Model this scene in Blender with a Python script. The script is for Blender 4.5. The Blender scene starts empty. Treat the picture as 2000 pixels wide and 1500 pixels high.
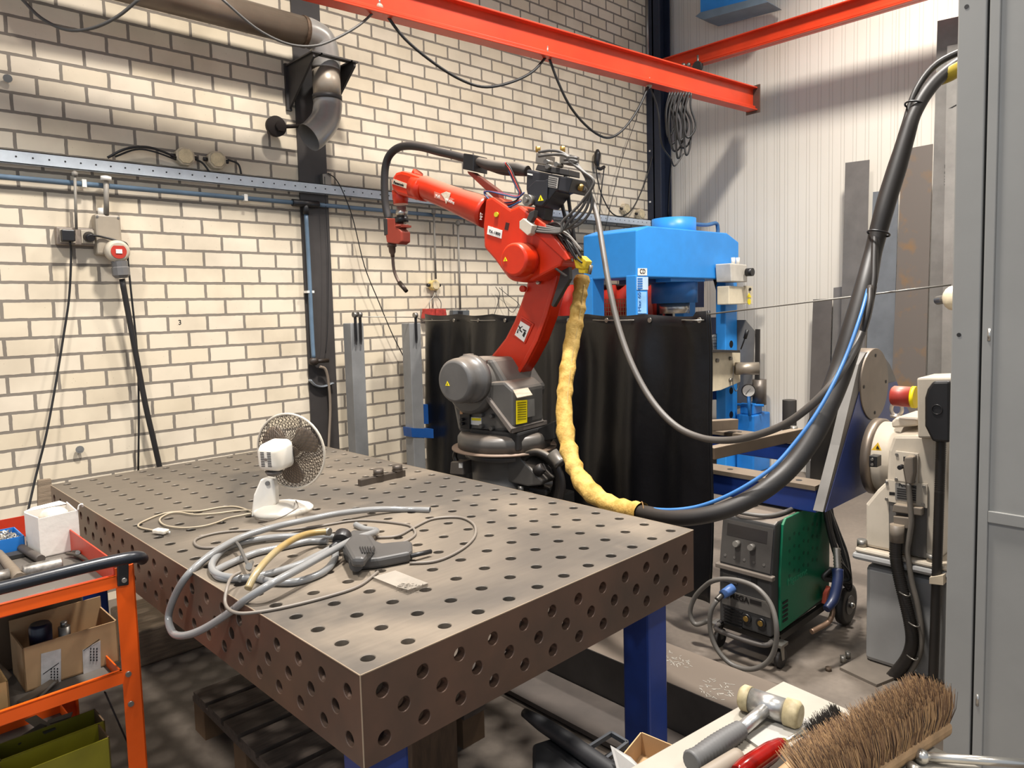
import bpy, math, random
from math import sin, cos, pi, radians, sqrt
from mathutils import Vector, Matrix, noise
random.seed(7)
V = Vector
COL = bpy.context.scene.collection
# ---------- the photograph's camera (solved from the table's hole grid; photo = 2000x1500) ----------
CAM = V((-0.7005, -1.20865, 1.55425))
RT = V((0.7158965, -0.6977641, -0.0248501)); DN = V((-0.0721368, -0.0385167, -0.9966508)); FW = V((0.6944700, 0.7152914, -0.0779084))
FOC, CX, CY = 1414.558, 1029.595, 710.617
def ray(px, py): return RT*((px-CX)/FOC) + DN*((py-CY)/FOC) + FW
def at(px, py, X=None, Y=None, Z=None, D=None, pl=None):
    "measured position of a photo point on a known plane"
    d = ray(px, py)
    if X is not None: t = (X-CAM.x)/d.x
    elif Y is not None: t = (Y-CAM.y)/d.y
    elif Z is not None: t = (Z-CAM.z)/d.z
    elif D is not None: t = D
    else:
        p, n = pl; t = (V(p)-CAM).dot(V(n))/d.dot(V(n))
    return CAM + d*t
def depth(p): return (V(p)-CAM).dot(FW)
YW, XP, TH = 3.211, 5.6, .85      # brick wall plane, panel wall plane, table height
# ---------- materials ----------
def lin(h):
    if not isinstance(h, str): return tuple(h)+(1,)
    c = [int(h[i:i+2], 16)/255 for i in (0, 2, 4)]
    return tuple(x/12.92 if x < .04045 else ((x+.055)/1.055)**2.4 for x in c)+(1,)
MATS = {}
def M(name, h, rough=.5, metal=0, var=.12, scale=6, bump=0, dust=0, dustc='9a8a76', h2=None, trans=0, alpha=1, stretch=None, emit=0, spec=.5, thr=(.35, .65), bs=None):
    if name in MATS: return MATS[name]
    m = bpy.data.materials.new(name); m.use_nodes = True; N = m.node_tree.nodes; L = m.node_tree.links
    b = N['Principled BSDF']; c = lin(h)
    b.inputs['Roughness'].default_value = rough; b.inputs['Metallic'].default_value = metal
    b.inputs['Transmission Weight'].default_value = trans; b.inputs['Alpha'].default_value = alpha
    b.inputs['Specular IOR Level'].default_value = spec
    tc = N.new('ShaderNodeTexCoord'); src = tc.outputs['Object']
    if stretch:
        mp = N.new('ShaderNodeMapping'); mp.inputs['Scale'].default_value = stretch; L.new(src, mp.inputs[0]); src = mp.outputs[0]
    nz = N.new('ShaderNodeTexNoise'); nz.inputs['Scale'].default_value = scale; nz.inputs['Detail'].default_value = 6; nz.inputs['Roughness'].default_value = .6
    L.new(src, nz.inputs['Vector'])
    r = N.new('ShaderNodeValToRGB'); r.color_ramp.elements[0].position, r.color_ramp.elements[1].position = thr
    c2 = lin(h2) if h2 else None
    r.color_ramp.elements[0].color = tuple(min(1, x*(1-var)) for x in c[:3])+(1,)
    r.color_ramp.elements[1].color = c2 or tuple(min(1, x*(1+var)) for x in c[:3])+(1,)
    L.new(nz.outputs[0], r.inputs[0]); out = r.outputs[0]
    if dust:   # settled dust lies on what faces up
        g = N.new('ShaderNodeNewGeometry'); s = N.new('ShaderNodeSeparateXYZ'); L.new(g.outputs['Normal'], s.inputs[0])
        mr = N.new('ShaderNodeMapRange'); mr.inputs[1].default_value = .45; mr.inputs[2].default_value = 1; mr.inputs[3].default_value = 0; mr.inputs[4].default_value = dust
        L.new(s.outputs[2], mr.inputs[0]); mx = N.new('ShaderNodeMix'); mx.data_type = 'RGBA'
        L.new(mr.outputs[0], mx.inputs[0]); L.new(out, mx.inputs[6]); mx.inputs[7].default_value = lin(dustc); out = mx.outputs[2]
    L.new(out, b.inputs['Base Color'])
    if bump:
        n2 = N.new('ShaderNodeTexNoise'); n2.inputs['Scale'].default_value = bs or scale*6; n2.inputs['Detail'].default_value = 4; L.new(src, n2.inputs['Vector'])
        bp = N.new('ShaderNodeBump'); bp.inputs['Strength'].default_value = bump; bp.inputs['Distance'].default_value = .01
        L.new(n2.outputs[0], bp.inputs['Height']); L.new(bp.outputs[0], b.inputs['Normal'])
    if emit: b.inputs['Emission Color'].default_value = c; b.inputs['Emission Strength'].default_value = emit
    MATS[name] = m; return m
def nodes_mat(name):
    m = bpy.data.materials.new(name); m.use_nodes = True; MATS[name] = m
    return m, m.node_tree.nodes, m.node_tree.links, m.node_tree.nodes['Principled BSDF']
# ---------- mesh building ----------
def basis(d, up=None):
    d = V(d).normalized(); up = V(up) if up is not None else (V((0, 0, 1)) if abs(d.z) < .95 else V((1, 0, 0)))
    x = up.cross(d).normalized(); y = d.cross(x); return x, y, d
class MB:
    def __init__(s): s.v = []; s.f = []; s.sm = []
    def add(s, vs, fs, smooth=False):
        k = len(s.v); s.v += [V(p) for p in vs]; s.f += [tuple(k+i for i in f) for f in fs]; s.sm += [smooth]*len(fs); return s
    def box(s, c, d, ax=None, rz=0):
        c = V(c)
        if ax is None: ax = (V((cos(rz), sin(rz), 0)), V((-sin(rz), cos(rz), 0)), V((0, 0, 1)))
        vs = [c+ax[0]*(i*d[0]/2)+ax[1]*(j*d[1]/2)+ax[2]*(k*d[2]/2) for i in (-1, 1) for j in (-1, 1) for k in (-1, 1)]
        return s.add(vs, [(0, 1, 3, 2), (4, 6, 7, 5), (0, 4, 5, 1), (2, 3, 7, 6), (0, 2, 6, 4), (1, 5, 7, 3)])
    def span(s, a, b):  # box between two corners
        a, b = V(a), V(b); return s.box((a+b)/2, [abs(b[i]-a[i]) for i in range(3)])
    def bar(s, a, b, w, h, up=None):
        a, b = V(a), V(b); x, y, d = basis(b-a, up); return s.box((a+b)/2, (w, h, (b-a).length), (x, y, d))
    def prism(s, pts, vec):
        n = len(pts); vec = V(vec); pts = [V(p) for p in pts]
        s.add(pts+[p+vec for p in pts], [tuple(range(n)), tuple(range(2*n-1, n-1, -1))]+[(i, i+n, (i+1) % n+n, (i+1) % n) for i in range(n)]); return s
    def lathe(s, o, d, prof, seg=24, smooth=True, up=None, caps=True):
        "prof: list of (along, radius)"
        o = V(o); x, y, d = basis(d, up); k = []; vs = []; fs = []
        for (t, r) in prof: vs += [o+d*t+x*(r*cos(2*pi*i/seg))+y*(r*sin(2*pi*i/seg)) for i in range(seg)]
        for j in range(len(prof)-1): fs += [(j*seg+i, j*seg+(i+1) % seg, (j+1)*seg+(i+1) % seg, (j+1)*seg+i) for i in range(seg)]
        s.add(vs, fs, smooth)
        if caps:
            k = len(s.v)-len(vs); s.f += [tuple(k+i for i in range(seg))[::-1], tuple(k+(len(prof)-1)*seg+i for i in range(seg))]; s.sm += [False, False]
        return s
    def cyl(s, a, b, r, r2=None, seg=20, smooth=True):
        a, b = V(a), V(b); return s.lathe(a, b-a, [(0, r), ((b-a).length, r if r2 is None else r2)], seg, smooth)
    def ball(s, c, r, sc=(1, 1, 1), seg=14):
        vs = []; fs = []; c = V(c); n = seg//2+1
        for j in range(n+1):
            ph = pi*j/n
            vs += [c+V((r*sc[0]*sin(ph)*cos(2*pi*i/seg), r*sc[1]*sin(ph)*sin(2*pi*i/seg), r*sc[2]*cos(ph))) for i in range(seg)]
        for j in range(n): fs += [(j*seg+i, (j+1)*seg+i, (j+1)*seg+(i+1) % seg, j*seg+(i+1) % seg) for i in range(seg)]
        return s.add(vs, fs, True)
    def tube(s, pts, r, seg=10, smooth=5, closed=False, rads=None, flat=1, caps=True):
        P = [V(p) for p in pts]; n = len(P); R = rads or [r]*n
        if smooth and n > 2:
            Q = []; RR = []
            rng = range(n if closed else n-1)
            for i in rng:
                a, b, c, d = (P[(i-1) % n] if (i or closed) else P[0]*2-P[1]), P[i], P[(i+1) % n], (P[(i+2) % n] if (i+2 < n or closed) else P[-1]*2-P[-2])
                for k in range(smooth):
                    t = k/smooth; Q.append(.5*((2*b)+(c-a)*t+(2*a-5*b+4*c-d)*t*t+(3*b-a-3*c+d)*t**3)); RR.append(R[i]*(1-t)+R[(i+1) % n]*t)
            if not closed: Q.append(P[-1]); RR.append(R[-1])
            P, R = Q, RR; n = len(P)
        tg = [((P[(i+1) % n]-P[i-1]) if closed else (P[min(i+1, n-1)]-P[max(i-1, 0)])).normalized() for i in range(n)]
        x, y, _ = basis(tg[0]); vs = []
        for i in range(n):
            x = (x-tg[i]*x.dot(tg[i])).normalized(); y = tg[i].cross(x)
            vs += [P[i]+x*(R[i]*cos(2*pi*k/seg))+y*(R[i]*flat*sin(2*pi*k/seg)) for k in range(seg)]
        m = n if closed else n-1
        fs = [(j*seg+i, j*seg+(i+1) % seg, ((j+1) % n)*seg+(i+1) % seg, ((j+1) % n)*seg+i) for j in range(m) for i in range(seg)]
        s.add(vs, fs, seg > 4)
        if not closed and caps:
            k = len(s.v)-len(vs); s.f += [tuple(k+i for i in range(seg))[::-1], tuple(k+(n-1)*seg+i for i in range(seg))]; s.sm += [False]*2
        return s
    def build(s, name, mat, parent=None, bev=0, subd=0):
        me = bpy.data.meshes.new(name); me.from_pydata([tuple(p) for p in s.v], [], s.f); me.materials.append(mat)
        me.polygons.foreach_set('use_smooth', s.sm); me.validate()
        import bmesh
        bm = bmesh.new(); bm.from_mesh(me); bmesh.ops.recalc_face_normals(bm, faces=bm.faces); bm.to_mesh(me); bm.free()
        o = bpy.data.objects.new(name, me); COL.objects.link(o)
        if parent is not None: setpar(o, parent)
        if bev:
            md = o.modifiers.new('bevel', 'BEVEL'); md.width = bev; md.segments = 2; md.limit_method = 'ANGLE'; md.angle_limit = radians(40)
        if subd: md = o.modifiers.new('s', 'SUBSURF'); md.levels = md.render_levels = subd
        return o
def wm(o):
    m = o.matrix_basis.copy()
    return (wm(o.parent) @ o.matrix_parent_inverse @ m) if o.parent else m
def setpar(o, p): o.parent = p; o.matrix_parent_inverse = wm(p).inverted()
def tag(o, label, cat, group=None, kind=None):
    o['label'] = label; o['category'] = cat
    if group: o['group'] = group
    if kind: o['kind'] = kind
    return o
def T(name, label, cat, loc, group=None):
    o = bpy.data.objects.new(name, None); o.empty_display_size = .05; COL.objects.link(o); o.location = V(loc); return tag(o, label, cat, group)
def struct(o): o['kind'] = 'structure'; return o
def copy_thing(r, off, label=None):
    c = r.copy(); COL.objects.link(c); c.location = r.location+V(off)
    def kids(a, b):
        for ch in [o for o in COL.objects if o.parent == a]:
            d = ch.copy(); COL.objects.link(d); d.parent = b; kids(ch, d)
    kids(r, c)
    if label: c['label'] = label
    return c
def text(s, size, o, x, y, mat, parent, name='lettering', depth=.0008, align='LEFT', bold=0):
    cu = bpy.data.curves.new(name, 'FONT'); cu.body = s; cu.size = size; cu.extrude = depth; cu.align_x = align; cu.offset = bold
    t = bpy.data.objects.new(name, cu); COL.objects.link(t)
    me = bpy.data.meshes.new_from_object(t.evaluated_get(bpy.context.evaluated_depsgraph_get())); bpy.data.objects.remove(t)
    x = V(x).normalized(); y = V(y); y = (y-x*y.dot(x)).normalized(); z = x.cross(y)
    m = Matrix((x, y, z)).transposed().to_4x4(); m.translation = V(o); me.transform(m); me.materials.clear(); me.materials.append(mat)
    ob = bpy.data.objects.new(name, me); COL.objects.link(ob)
    if parent is not None: setpar(ob, parent)
    return ob
def ppts(pts, **k): return [at(x, y, **k) for x, y in pts]
def decal(pts, mat, parent, name, off, **k):
    "thin sticker: photo-measured corners on a face, lifted off it by vector off"
    P = [p+V(off) for p in ppts(pts, **k)]; return MB().prism(P, -V(off)*.6).build(name, mat, parent)

# palette
red = M('robot_red_paint', 'c42c0c', .32, var=.1, dust=.55, dustc='8d6a55')
rgrey = M('robot_grey_paint', '55524e', .38, var=.1, dust=.6, dustc='85776a')
dgrey = M('dark_steel', '3d3a38', .5, .3, dust=.35)
blackr = M('black_rubber', '242120', .55, var=.2, dust=.35, dustc='5c5048')
blackp = M('black_plastic', '1c1b1c', .4)
cream = M('positioner_cream', 'bdb2a0', .45, var=.08, dust=.3, h2='c6bbaa')
chrome = M('bright_metal', 'b8b4ac', .28, .9)
zinc = M('zinc_metal', '8f8b84', .4, .8)
white = M('white_plastic', 'e9e4da', .4, var=.04)
pblue = M('press_blue_paint', '2f8fe0', .4, var=.05)
dblue = M('dark_blue_paint', '17306f', .4, var=.15, dust=.5, dustc='8c7c6c')
galv = M('galvanised_sheet', 'ccd4da', .5, 0, var=.06, scale=25)
greyp = M('grey_paint', '8d8c8a', .5, var=.05)
gmetal = M('raw_steel', '6e675f', .5, .5, var=.18, dust=.3)
sheet = M('mill_scale_sheet', '7d7975', .45, .3, var=.15, scale=3)
orange = M('trolley_orange', 'e8590a', .4, var=.05)
card = M('cardboard', 'a5855f', .85, var=.12)
cableb = M('black_cable', '1d1c1c', .5)
cableg = M('grey_cable', '4d4a46', .5, var=.1)
yellow = M('sticker_yellow', 'f2dc10', .5, var=.02)
stickw = M('sticker_white', 'e6e2da', .5, var=.03)
ink = M('black_ink', '151313', .6)
brass = M('brass', 'a8894a', .35, .8)
# =================== SETTING ===================
def brick_mat():
    m, N, L, b = nodes_mat('sand_lime_brick'); tc = N.new('ShaderNodeTexCoord')
    s = N.new('ShaderNodeSeparateXYZ'); L.new(tc.outputs['Object'], s.inputs[0])
    ax = N.new('ShaderNodeMath'); ax.inputs[1].default_value = 2.27+.222*30; L.new(s.outputs[0], ax.inputs[0])
    az = N.new('ShaderNodeMath'); az.inputs[1].default_value = .6088; L.new(s.outputs[2], az.inputs[0])
    cb = N.new('ShaderNodeCombineXYZ'); L.new(ax.outputs[0], cb.inputs[0]); L.new(az.outputs[0], cb.inputs[1])
    wn = N.new('ShaderNodeTexNoise'); wn.inputs['Scale'].default_value = 25; L.new(tc.outputs['Object'], wn.inputs['Vector'])
    vs = N.new('ShaderNodeVectorMath'); vs.operation = 'SUBTRACT'; L.new(wn.outputs[1], vs.inputs[0]); vs.inputs[1].default_value = (.5, .5, .5)
    vm = N.new('ShaderNodeVectorMath'); vm.operation = 'SCALE'; vm.inputs['Scale'].default_value = .006; L.new(vs.outputs[0], vm.inputs[0])
    va = N.new('ShaderNodeVectorMath'); L.new(cb.outputs[0], va.inputs[0]); L.new(vm.outputs[0], va.inputs[1])
    br = N.new('ShaderNodeTexBrick'); L.new(va.outputs[0], br.inputs['Vector'])
    for k, v in (('Scale', 1), ('Mortar Size', .0082), ('Mortar Smooth', .15), ('Brick Width', .222), ('Row Height', .09404), ('Bias', 0)): br.inputs[k].default_value = v
    br.inputs['Color1'].default_value = lin('dccdb2'); br.inputs['Color2'].default_value = lin('e2d5bf'); br.inputs['Mortar'].default_value = lin('857c70')
    nz = N.new('ShaderNodeTexNoise'); nz.inputs['Scale'].default_value = 3.5; nz.inputs['Detail'].default_value = 5; L.new(tc.outputs['Object'], nz.inputs['Vector'])
    r = N.new('ShaderNodeValToRGB'); r.color_ramp.elements[0].color = (.84, .83, .82, 1); r.color_ramp.elements[1].color = (1, 1, 1, 1); r.color_ramp.elements[0].position = .3; r.color_ramp.elements[1].position = .55
    L.new(nz.outputs[0], r.inputs[0]); mx = N.new('ShaderNodeMix'); mx.data_type = 'RGBA'; mx.blend_type = 'MULTIPLY'; mx.inputs[0].default_value = 1
    L.new(br.outputs[0], mx.inputs[6]); L.new(r.outputs[0], mx.inputs[7])
    vo = N.new('ShaderNodeTexVoronoi'); vo.inputs['Scale'].default_value = 30; L.new(tc.outputs['Object'], vo.inputs['Vector'])
    r2 = N.new('ShaderNodeValToRGB'); r2.color_ramp.elements[0].color = (.45, .4, .35, 1); r2.color_ramp.elements[1].color = (1, 1, 1, 1); r2.color_ramp.elements[0].position = .02; r2.color_ramp.elements[1].position = .07
    L.new(vo.outputs[0], r2.inputs[0]); m2 = N.new('ShaderNodeMix'); m2.data_type = 'RGBA'; m2.blend_type = 'MULTIPLY'; m2.inputs[0].default_value = .8
    L.new(mx.outputs[2], m2.inputs[6]); L.new(r2.outputs[0], m2.inputs[7]); L.new(m2.outputs[2], b.inputs['Base Color'])
    b.inputs['Roughness'].default_value = .8
    bp = N.new('ShaderNodeBump'); bp.inputs['Strength'].default_value = .6; bp.inputs['Distance'].default_value = .006; bp.invert = True
    L.new(br.outputs[1], bp.inputs['Height']); L.new(bp.outputs[0], b.inputs['Normal']); return m
def panel_mat():
    m, N, L, b = nodes_mat('ribbed_wall_panel'); tc = N.new('ShaderNodeTexCoord'); s = N.new('ShaderNodeSeparateXYZ'); L.new(tc.outputs['Object'], s.inputs[0])
    def line(period, half, off):
        a = N.new('ShaderNodeMath'); a.operation = 'ADD'; a.inputs[1].default_value = 50+off; L.new(s.outputs[1], a.inputs[0])
        p = N.new('ShaderNodeMath'); p.operation = 'PINGPONG'; p.inputs[1].default_value = period/2; L.new(a.outputs[0], p.inputs[0])
        r = N.new('ShaderNodeMapRange'); r.inputs[1].default_value = half*.4; r.inputs[2].default_value = half; r.inputs[3].default_value = 1; r.inputs[4].default_value = 0; L.new(p.outputs[0], r.inputs[0]); return r.outputs[0]
    a = line(.1, .005, 0); c = line(.1, .005, .028); d = line(1.0, .009, .05)
    mxa = N.new('ShaderNodeMath'); mxa.operation = 'MAXIMUM'; L.new(a, mxa.inputs[0]); L.new(c, mxa.inputs[1])
    mxb = N.new('ShaderNodeMath'); mxb.operation = 'MAXIMUM'; L.new(mxa.outputs[0], mxb.inputs[0]); L.new(d, mxb.inputs[1])
    nz = N.new('ShaderNodeTexNoise'); nz.inputs['Scale'].default_value = 1.6; nz.inputs['Detail'].default_value = 6; L.new(tc.outputs['Object'], nz.inputs['Vector'])
    r = N.new('ShaderNodeValToRGB'); r.color_ramp.elements[0].color = lin('dbd3c5'); r.color_ramp.elements[1].color = lin('e6dfd2'); L.new(nz.outputs[0], r.inputs[0])
    mx = N.new('ShaderNodeMix'); mx.data_type = 'RGBA'; L.new(r.outputs[0], mx.inputs[6]); mx.inputs[7].default_value = lin('a69d8f')
    sc = N.new('ShaderNodeMath'); sc.operation = 'MULTIPLY'; sc.inputs[1].default_value = .3; L.new(mxb.outputs[0], sc.inputs[0]); L.new(sc.outputs[0], mx.inputs[0])
    L.new(mx.outputs[2], b.inputs['Base Color']); b.inputs['Roughness'].default_value = .5
    bp = N.new('ShaderNodeBump'); bp.inputs['Strength'].default_value = .35; bp.inputs['Distance'].default_value = .003; bp.invert = True
    L.new(mxb.outputs[0], bp.inputs['Height']); L.new(bp.outputs[0], b.inputs['Normal']); return m
def concrete_mat():
    m, N, L, b = nodes_mat('dusty_concrete'); tc = N.new('ShaderNodeTexCoord')
    nz = N.new('ShaderNodeTexNoise'); nz.inputs['Scale'].default_value = 1.3; nz.inputs['Detail'].default_value = 8; L.new(tc.outputs['Object'], nz.inputs['Vector'])
    r = N.new('ShaderNodeValToRGB'); r.color_ramp.elements[0].color = lin('574e46'); r.color_ramp.elements[1].color = lin('7d7266'); r.color_ramp.elements[0].position = .25; r.color_ramp.elements[1].position = .75
    L.new(nz.outputs[0], r.inputs[0])
    n2 = N.new('ShaderNodeTexNoise'); n2.inputs['Scale'].default_value = 40; n2.inputs['Detail'].default_value = 5; L.new(tc.outputs['Object'], n2.inputs['Vector'])
    mx = N.new('ShaderNodeMix'); mx.data_type = 'RGBA'; mx.blend_type = 'MULTIPLY'; mx.inputs[0].default_value = .35; L.new(r.outputs[0], mx.inputs[6]); L.new(n2.outputs[0], mx.inputs[7])
    L.new(mx.outputs[2], b.inputs['Base Color']); b.inputs['Roughness'].default_value = .55
    bp = N.new('ShaderNodeBump'); bp.inputs['Strength'].default_value = .15; bp.inputs['Distance'].default_value = .003; L.new(n2.outputs[0], bp.inputs['Height']); L.new(bp.outputs[0], b.inputs['Normal']); return m
struct(MB().span((-4, -6, -.1), (8, YW+.2, 0)).build('floor', concrete_mat()))
struct(MB().span((-4, YW, 0), (XP+.2, YW+.2, 6.2)).build('wall_left', brick_mat()))
struct(MB().span((XP, -6, 0), (XP+.2, YW, 6.2)).build('wall_right', panel_mat()))
struct(MB().span((-4, -6, 6.2), (8, YW+.2, 6.35)).build('ceiling', M('ceiling_panel', '9a958c', .8)))
# steel columns flush with the walls
colm = M('column_paint', '3f3b39', .45, var=.12)
struct(MB().span((1.575, YW-.012, 0), (1.775, YW+.02, 6.2)).build('trim_1', colm))
cn = MB().span((5.33, YW-.16, 0), (5.345, YW, 6.2)).span((5.33, YW-.09, 0), (5.52, YW-.075, 6.2)).span((5.505, YW-.16, 0), (5.52, YW, 6.2))
struct(cn.build('trim_2', M('navy_column', '232a3a', .45)))
# ---------- wall services ----------
W = lambda x, y, d=.03: at(x, y, Y=YW-d)
def cable(name, pts, r, mat, label, cat='cable', group=None, seg=8, **k):
    o = MB().tube(pts, r, seg, **k).build(name, mat)
    return tag(o, label, cat, group)
# perforated galvanised channel: a C profile running the length of the wall
def wall_channel():
    a = at(-60, 281, Y=YW-.06); z = a.z; t = T('cable_channel', 'long galvanised cable channel with a row of small holes fixed along the brick wall', 'cable channel', (a.x, YW, z-.04))
    b = MB(); x1 = 5.3; h = .064; zt = z-.006
    a.x = -3.9
    b.span((a.x, YW-.06, zt-h), (x1, YW-.056, zt)).span((a.x, YW-.06, zt-.004), (x1, YW, zt)).span((a.x, YW-.06, zt-h), (x1, YW-.03, zt-h+.004))
    b.build('channel_body', galv, t)
    h = MB(); x = a.x+.03
    while x < x1: h.cyl((x, YW-.0615, zt-.03), (x, YW-.0595, zt-.03), .0045, seg=8); x += .07
    h.build('punched_holes', ink, t)
wall_channel()
gpipe = M('air_pipe_blue', '5f7487', .45, var=.15)
t = T('air_pipe', 'blue air pipe below the channel with black tee and drop beside the dark column', 'pipe', W(0, 345))
zz = W(0, 345).z; zz2 = W(900, 425, .04).z
xl, xr, xt = -3.9, W(925, 428, .04).x, W(597, 405, .04).x
MB().cyl((xl, YW-.04, zz), (xt-.06, YW-.04, (zz+zz2)/2), .014).cyl((xt+.06, YW-.04, (zz+zz2)/2), (xr, YW-.04, zz2), .014).build('main_run', gpipe, t)
MB().cyl((xt-.09, YW-.04, (zz+zz2)/2), (xt+.09, YW-.04, (zz+zz2)/2), .023).cyl((xt, YW-.04, (zz+zz2)/2), (xt, YW-.04, (zz+zz2)/2-.07), .02).build('tee_fitting', blackp, t)
pb = W(612, 700, .05); MB().tube([(xt, YW-.04, (zz+zz2)/2-.06), (xt, YW-.045, 1.9), (xt, YW-.045, 1.4), (xt, YW-.05, pb.z)], .0135).build('drop_pipe', gpipe, t)
MB().cyl((xr-.04, YW-.04, zz2), (xr+.09, YW-.04, zz2), .026).build('end_coupling', M('coupling_blue', '1f4fa0', .35), t)
for px, py in ((163, 357), (478, 385)): c = W(px, py, .04); MB().box((c.x, YW-.035, zz), (.02, .05, .04)).build('pipe_clip', white, t)
c = W(603, 570, .045); MB().box((xt, YW-.03, c.z), (.05, .05, .015)).build('pipe_clip', white, t)
v = MB().ball((xt, YW-.05, pb.z-.02), .035, (1, .7, .8)).cyl((xt, YW-.05, pb.z-.02), (xt+.1, YW-.06, pb.z-.02), .014); v.build('ball_valve', M('grimy_valve', '2e241c', .5), t)
v = T('air_hose', 'thin beige air hose hanging down the dark column from the valve', 'hose', (xt+.08, YW-.06, .8))
MB().tube([W(625, 716, .06), W(636, 722, .06), W(642, 750, .05), W(645, 800, .04), W(642, 870, .04), W(640, 960, .04)], .009).build('hose_tube', M('beige_hose', '8f8070', .5), v)
tag(MB().tube([W(605, 742), W(615, 752), W(630, 755), W(650, 748)], .022, 8, flat=.3).build('tape_patch', M('silver_tape', '8f959b', .4, .4)), 'crinkled silver tape wrapped across the dark column', 'tape')
# junction boxes
def jbox(px, py, sz, label, grp, mat=None, d=.05):
    c = W(px, py, d); t = T('junction_box', label, 'junction box', (c.x, YW, c.z), grp)
    b = MB(); r = sz/2; k = r*.45
    pts = [(c.x+x, YW-d, c.z+z) for x, z in ((-r, -k), (-k, -r), (k, -r), (r, -k), (r, k), (k, r), (-k, r), (-r, k))]
    b.prism(pts, (0, d-.002, 0)).build('box_body', mat or M('old_grey_plastic', 'b9ab92', .6, var=.2, scale=30), t, .004)
    MB().prism([(c.x+(p[0]-c.x)*.78, YW-d-.006, c.z+(p[2]-c.z)*.78) for p in pts], (0, .006, 0)).build('box_lid', M('box_lid_beige', 'c9b894', .6, var=.15, scale=30), t, .002)
    for s in (-1, 1): MB().cyl((c.x+s*r, YW-.025, c.z), (c.x+s*(r+.022), YW-.025, c.z), .012).build('cable_gland', blackp, t)
    return t
jbox(363, 305, .1, 'left dusty octagonal junction box sitting above the channel', 'junction boxes on the channel')
jbox(425, 312, .1, 'right dusty octagonal junction box sitting above the channel', 'junction boxes on the channel')
cable('junction_cable', [W(210, 308), W(245, 291, .05), W(285, 287, .05), W(320, 297, .05), W(345, 308, .04)], .007, cableb, 'black cable arching from the channel to the left junction box')
cable('junction_cable', [W(225, 306), W(265, 292, .04), W(300, 296, .05), W(344, 312, .04)], .005, cableb, 'thinner black cable arching under the first one to the left junction box')
cable('junction_cable', [W(383, 312), W(395, 318), W(405, 330), W(410, 338)], .006, cableb, 'short black cable dropping from the left junction box into the channel')
cable('junction_cable', [W(445, 312), W(462, 318), W(468, 326), W(471, 340)], .006, cableb, 'short black cable dropping from the right junction box into the channel')
# conduits + sockets
cgrey = M('conduit_grey', '8b857b', .5)
for (x1, y1, x2, y2, r, lab) in ((146, 334, 149, 448, .007, 'thin grey conduit from the channel down to the double socket'), (207, 343, 208, 420, .013, 'thick grey conduit from the channel down to the red industrial socket'),
        (847, 408, 851, 545, .008, 'grey conduit dropping behind the robot wrist to the yellowed box'), (894, 430, 899, 605, .008, 'grey conduit dropping behind the robot forearm towards the curtain')):
    t = T('conduit', lab, 'conduit', W(x2, y2)); MB().cyl(W(x1, y1, .07), W(x2, y2, .07), r).build('conduit_pipe', cgrey, t)
    MB().cyl(W(x1, y1+2, .07), W(x1, y1+10, .07), r*2).build('top_nut', white if r > .01 else cgrey, t)
c = W(151, 462, .05); t = T('double_socket', 'dirty grey double wall socket with one plug in each half', 'socket', (c.x, YW, c.z))
MB().span((c.x-.093, YW-.05, c.z-.045), (c.x+.1, YW, c.z+.045)).build('socket_body', M('socket_grey', '86796c', .5, var=.2, scale=20), t, .006)
for s in (-.045, .052): MB().span((c.x+s-.035, YW-.056, c.z-.035), (c.x+s+.035, YW-.05, c.z+.035)).build('socket_cover', M('socket_cover', 'b0a592', .5), t, .006)
pl = T('power_plug', 'black plug hanging in the left half of the double socket', 'plug', (c.x-.045, YW-.07, c.z))
MB().span((c.x-.078, YW-.095, c.z-.03), (c.x-.018, YW-.056, c.z+.03)).build('plug_body', blackp, pl, .006)
MB().tube([(c.x-.04, YW-.075, c.z-.03), W(139, 500, .05), W(135, 580, .04), W(125, 650, .04), W(107, 760, .05), W(90, 850, .08), W(70, 930, .1), W(52, 1010, .15)], .0055).build('cord', cableb, pl)
pl = T('power_plug', 'black plug in the right half of the double socket, its cord looping right', 'plug', (c.x+.05, YW-.07, c.z))
MB().cyl((c.x+.052, YW-.056, c.z), (c.x+.052, YW-.1, c.z-.01), .028, .018).build('plug_body', blackp, pl)
MB().tube([(c.x+.05, YW-.09, c.z), W(185, 460, .1), W(205, 464, .09), W(228, 470, .1), W(248, 478, .1), W(250, 510, .05), W(256, 570, .04), W(268, 690, .04), W(271, 800, .04), W(270, 920, .04)], .0055).build('cord', cableb, pl)
c = W(212, 458, .07); t = T('industrial_socket', 'grey industrial wall socket housing left of the round red plug', 'socket', (c.x, YW, c.z))
MB().span((c.x-.062, YW-.08, c.z-.11), (c.x+.062, YW, c.z+.105)).build('housing', M('housing_grey', '9d917f', .5, var=.08), t, .012)
MB().cyl((c.x-.01, YW-.04, c.z+.1), (c.x-.01, YW-.04, c.z+.14), .026).build('cable_gland', white, t)
for sx in (-1, 1): MB().cyl((c.x+sx*.05, YW-.083, c.z+.09), (c.x+sx*.05, YW-.078, c.z+.09), .006, seg=8).build('screw', zinc, t)
c = W(232, 491, .14); t = T('industrial_plug', 'round five pin plug with red disc, cream collar and heavy black cable', 'plug', c)
MB().lathe(c, (0, 1, .1), [(0, .045), (.01, .058), (.055, .058), (.06, .05), (.1, .045)], 28).build('collar', M('collar_cream', 'c9bda8', .5), t)
MB().cyl(c+V((0, -.003, 0)), c+V((0, .004, 0)), .038, seg=28).build('red_face', M('socket_red', 'b8301f', .5), t)
MB().box(c+V((0, -.005, 0)), (.03, .004, .022)).build('label_plate', stickw, t)
p1, p2 = W(233, 510, .1), W(238, 545, .1)
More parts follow.
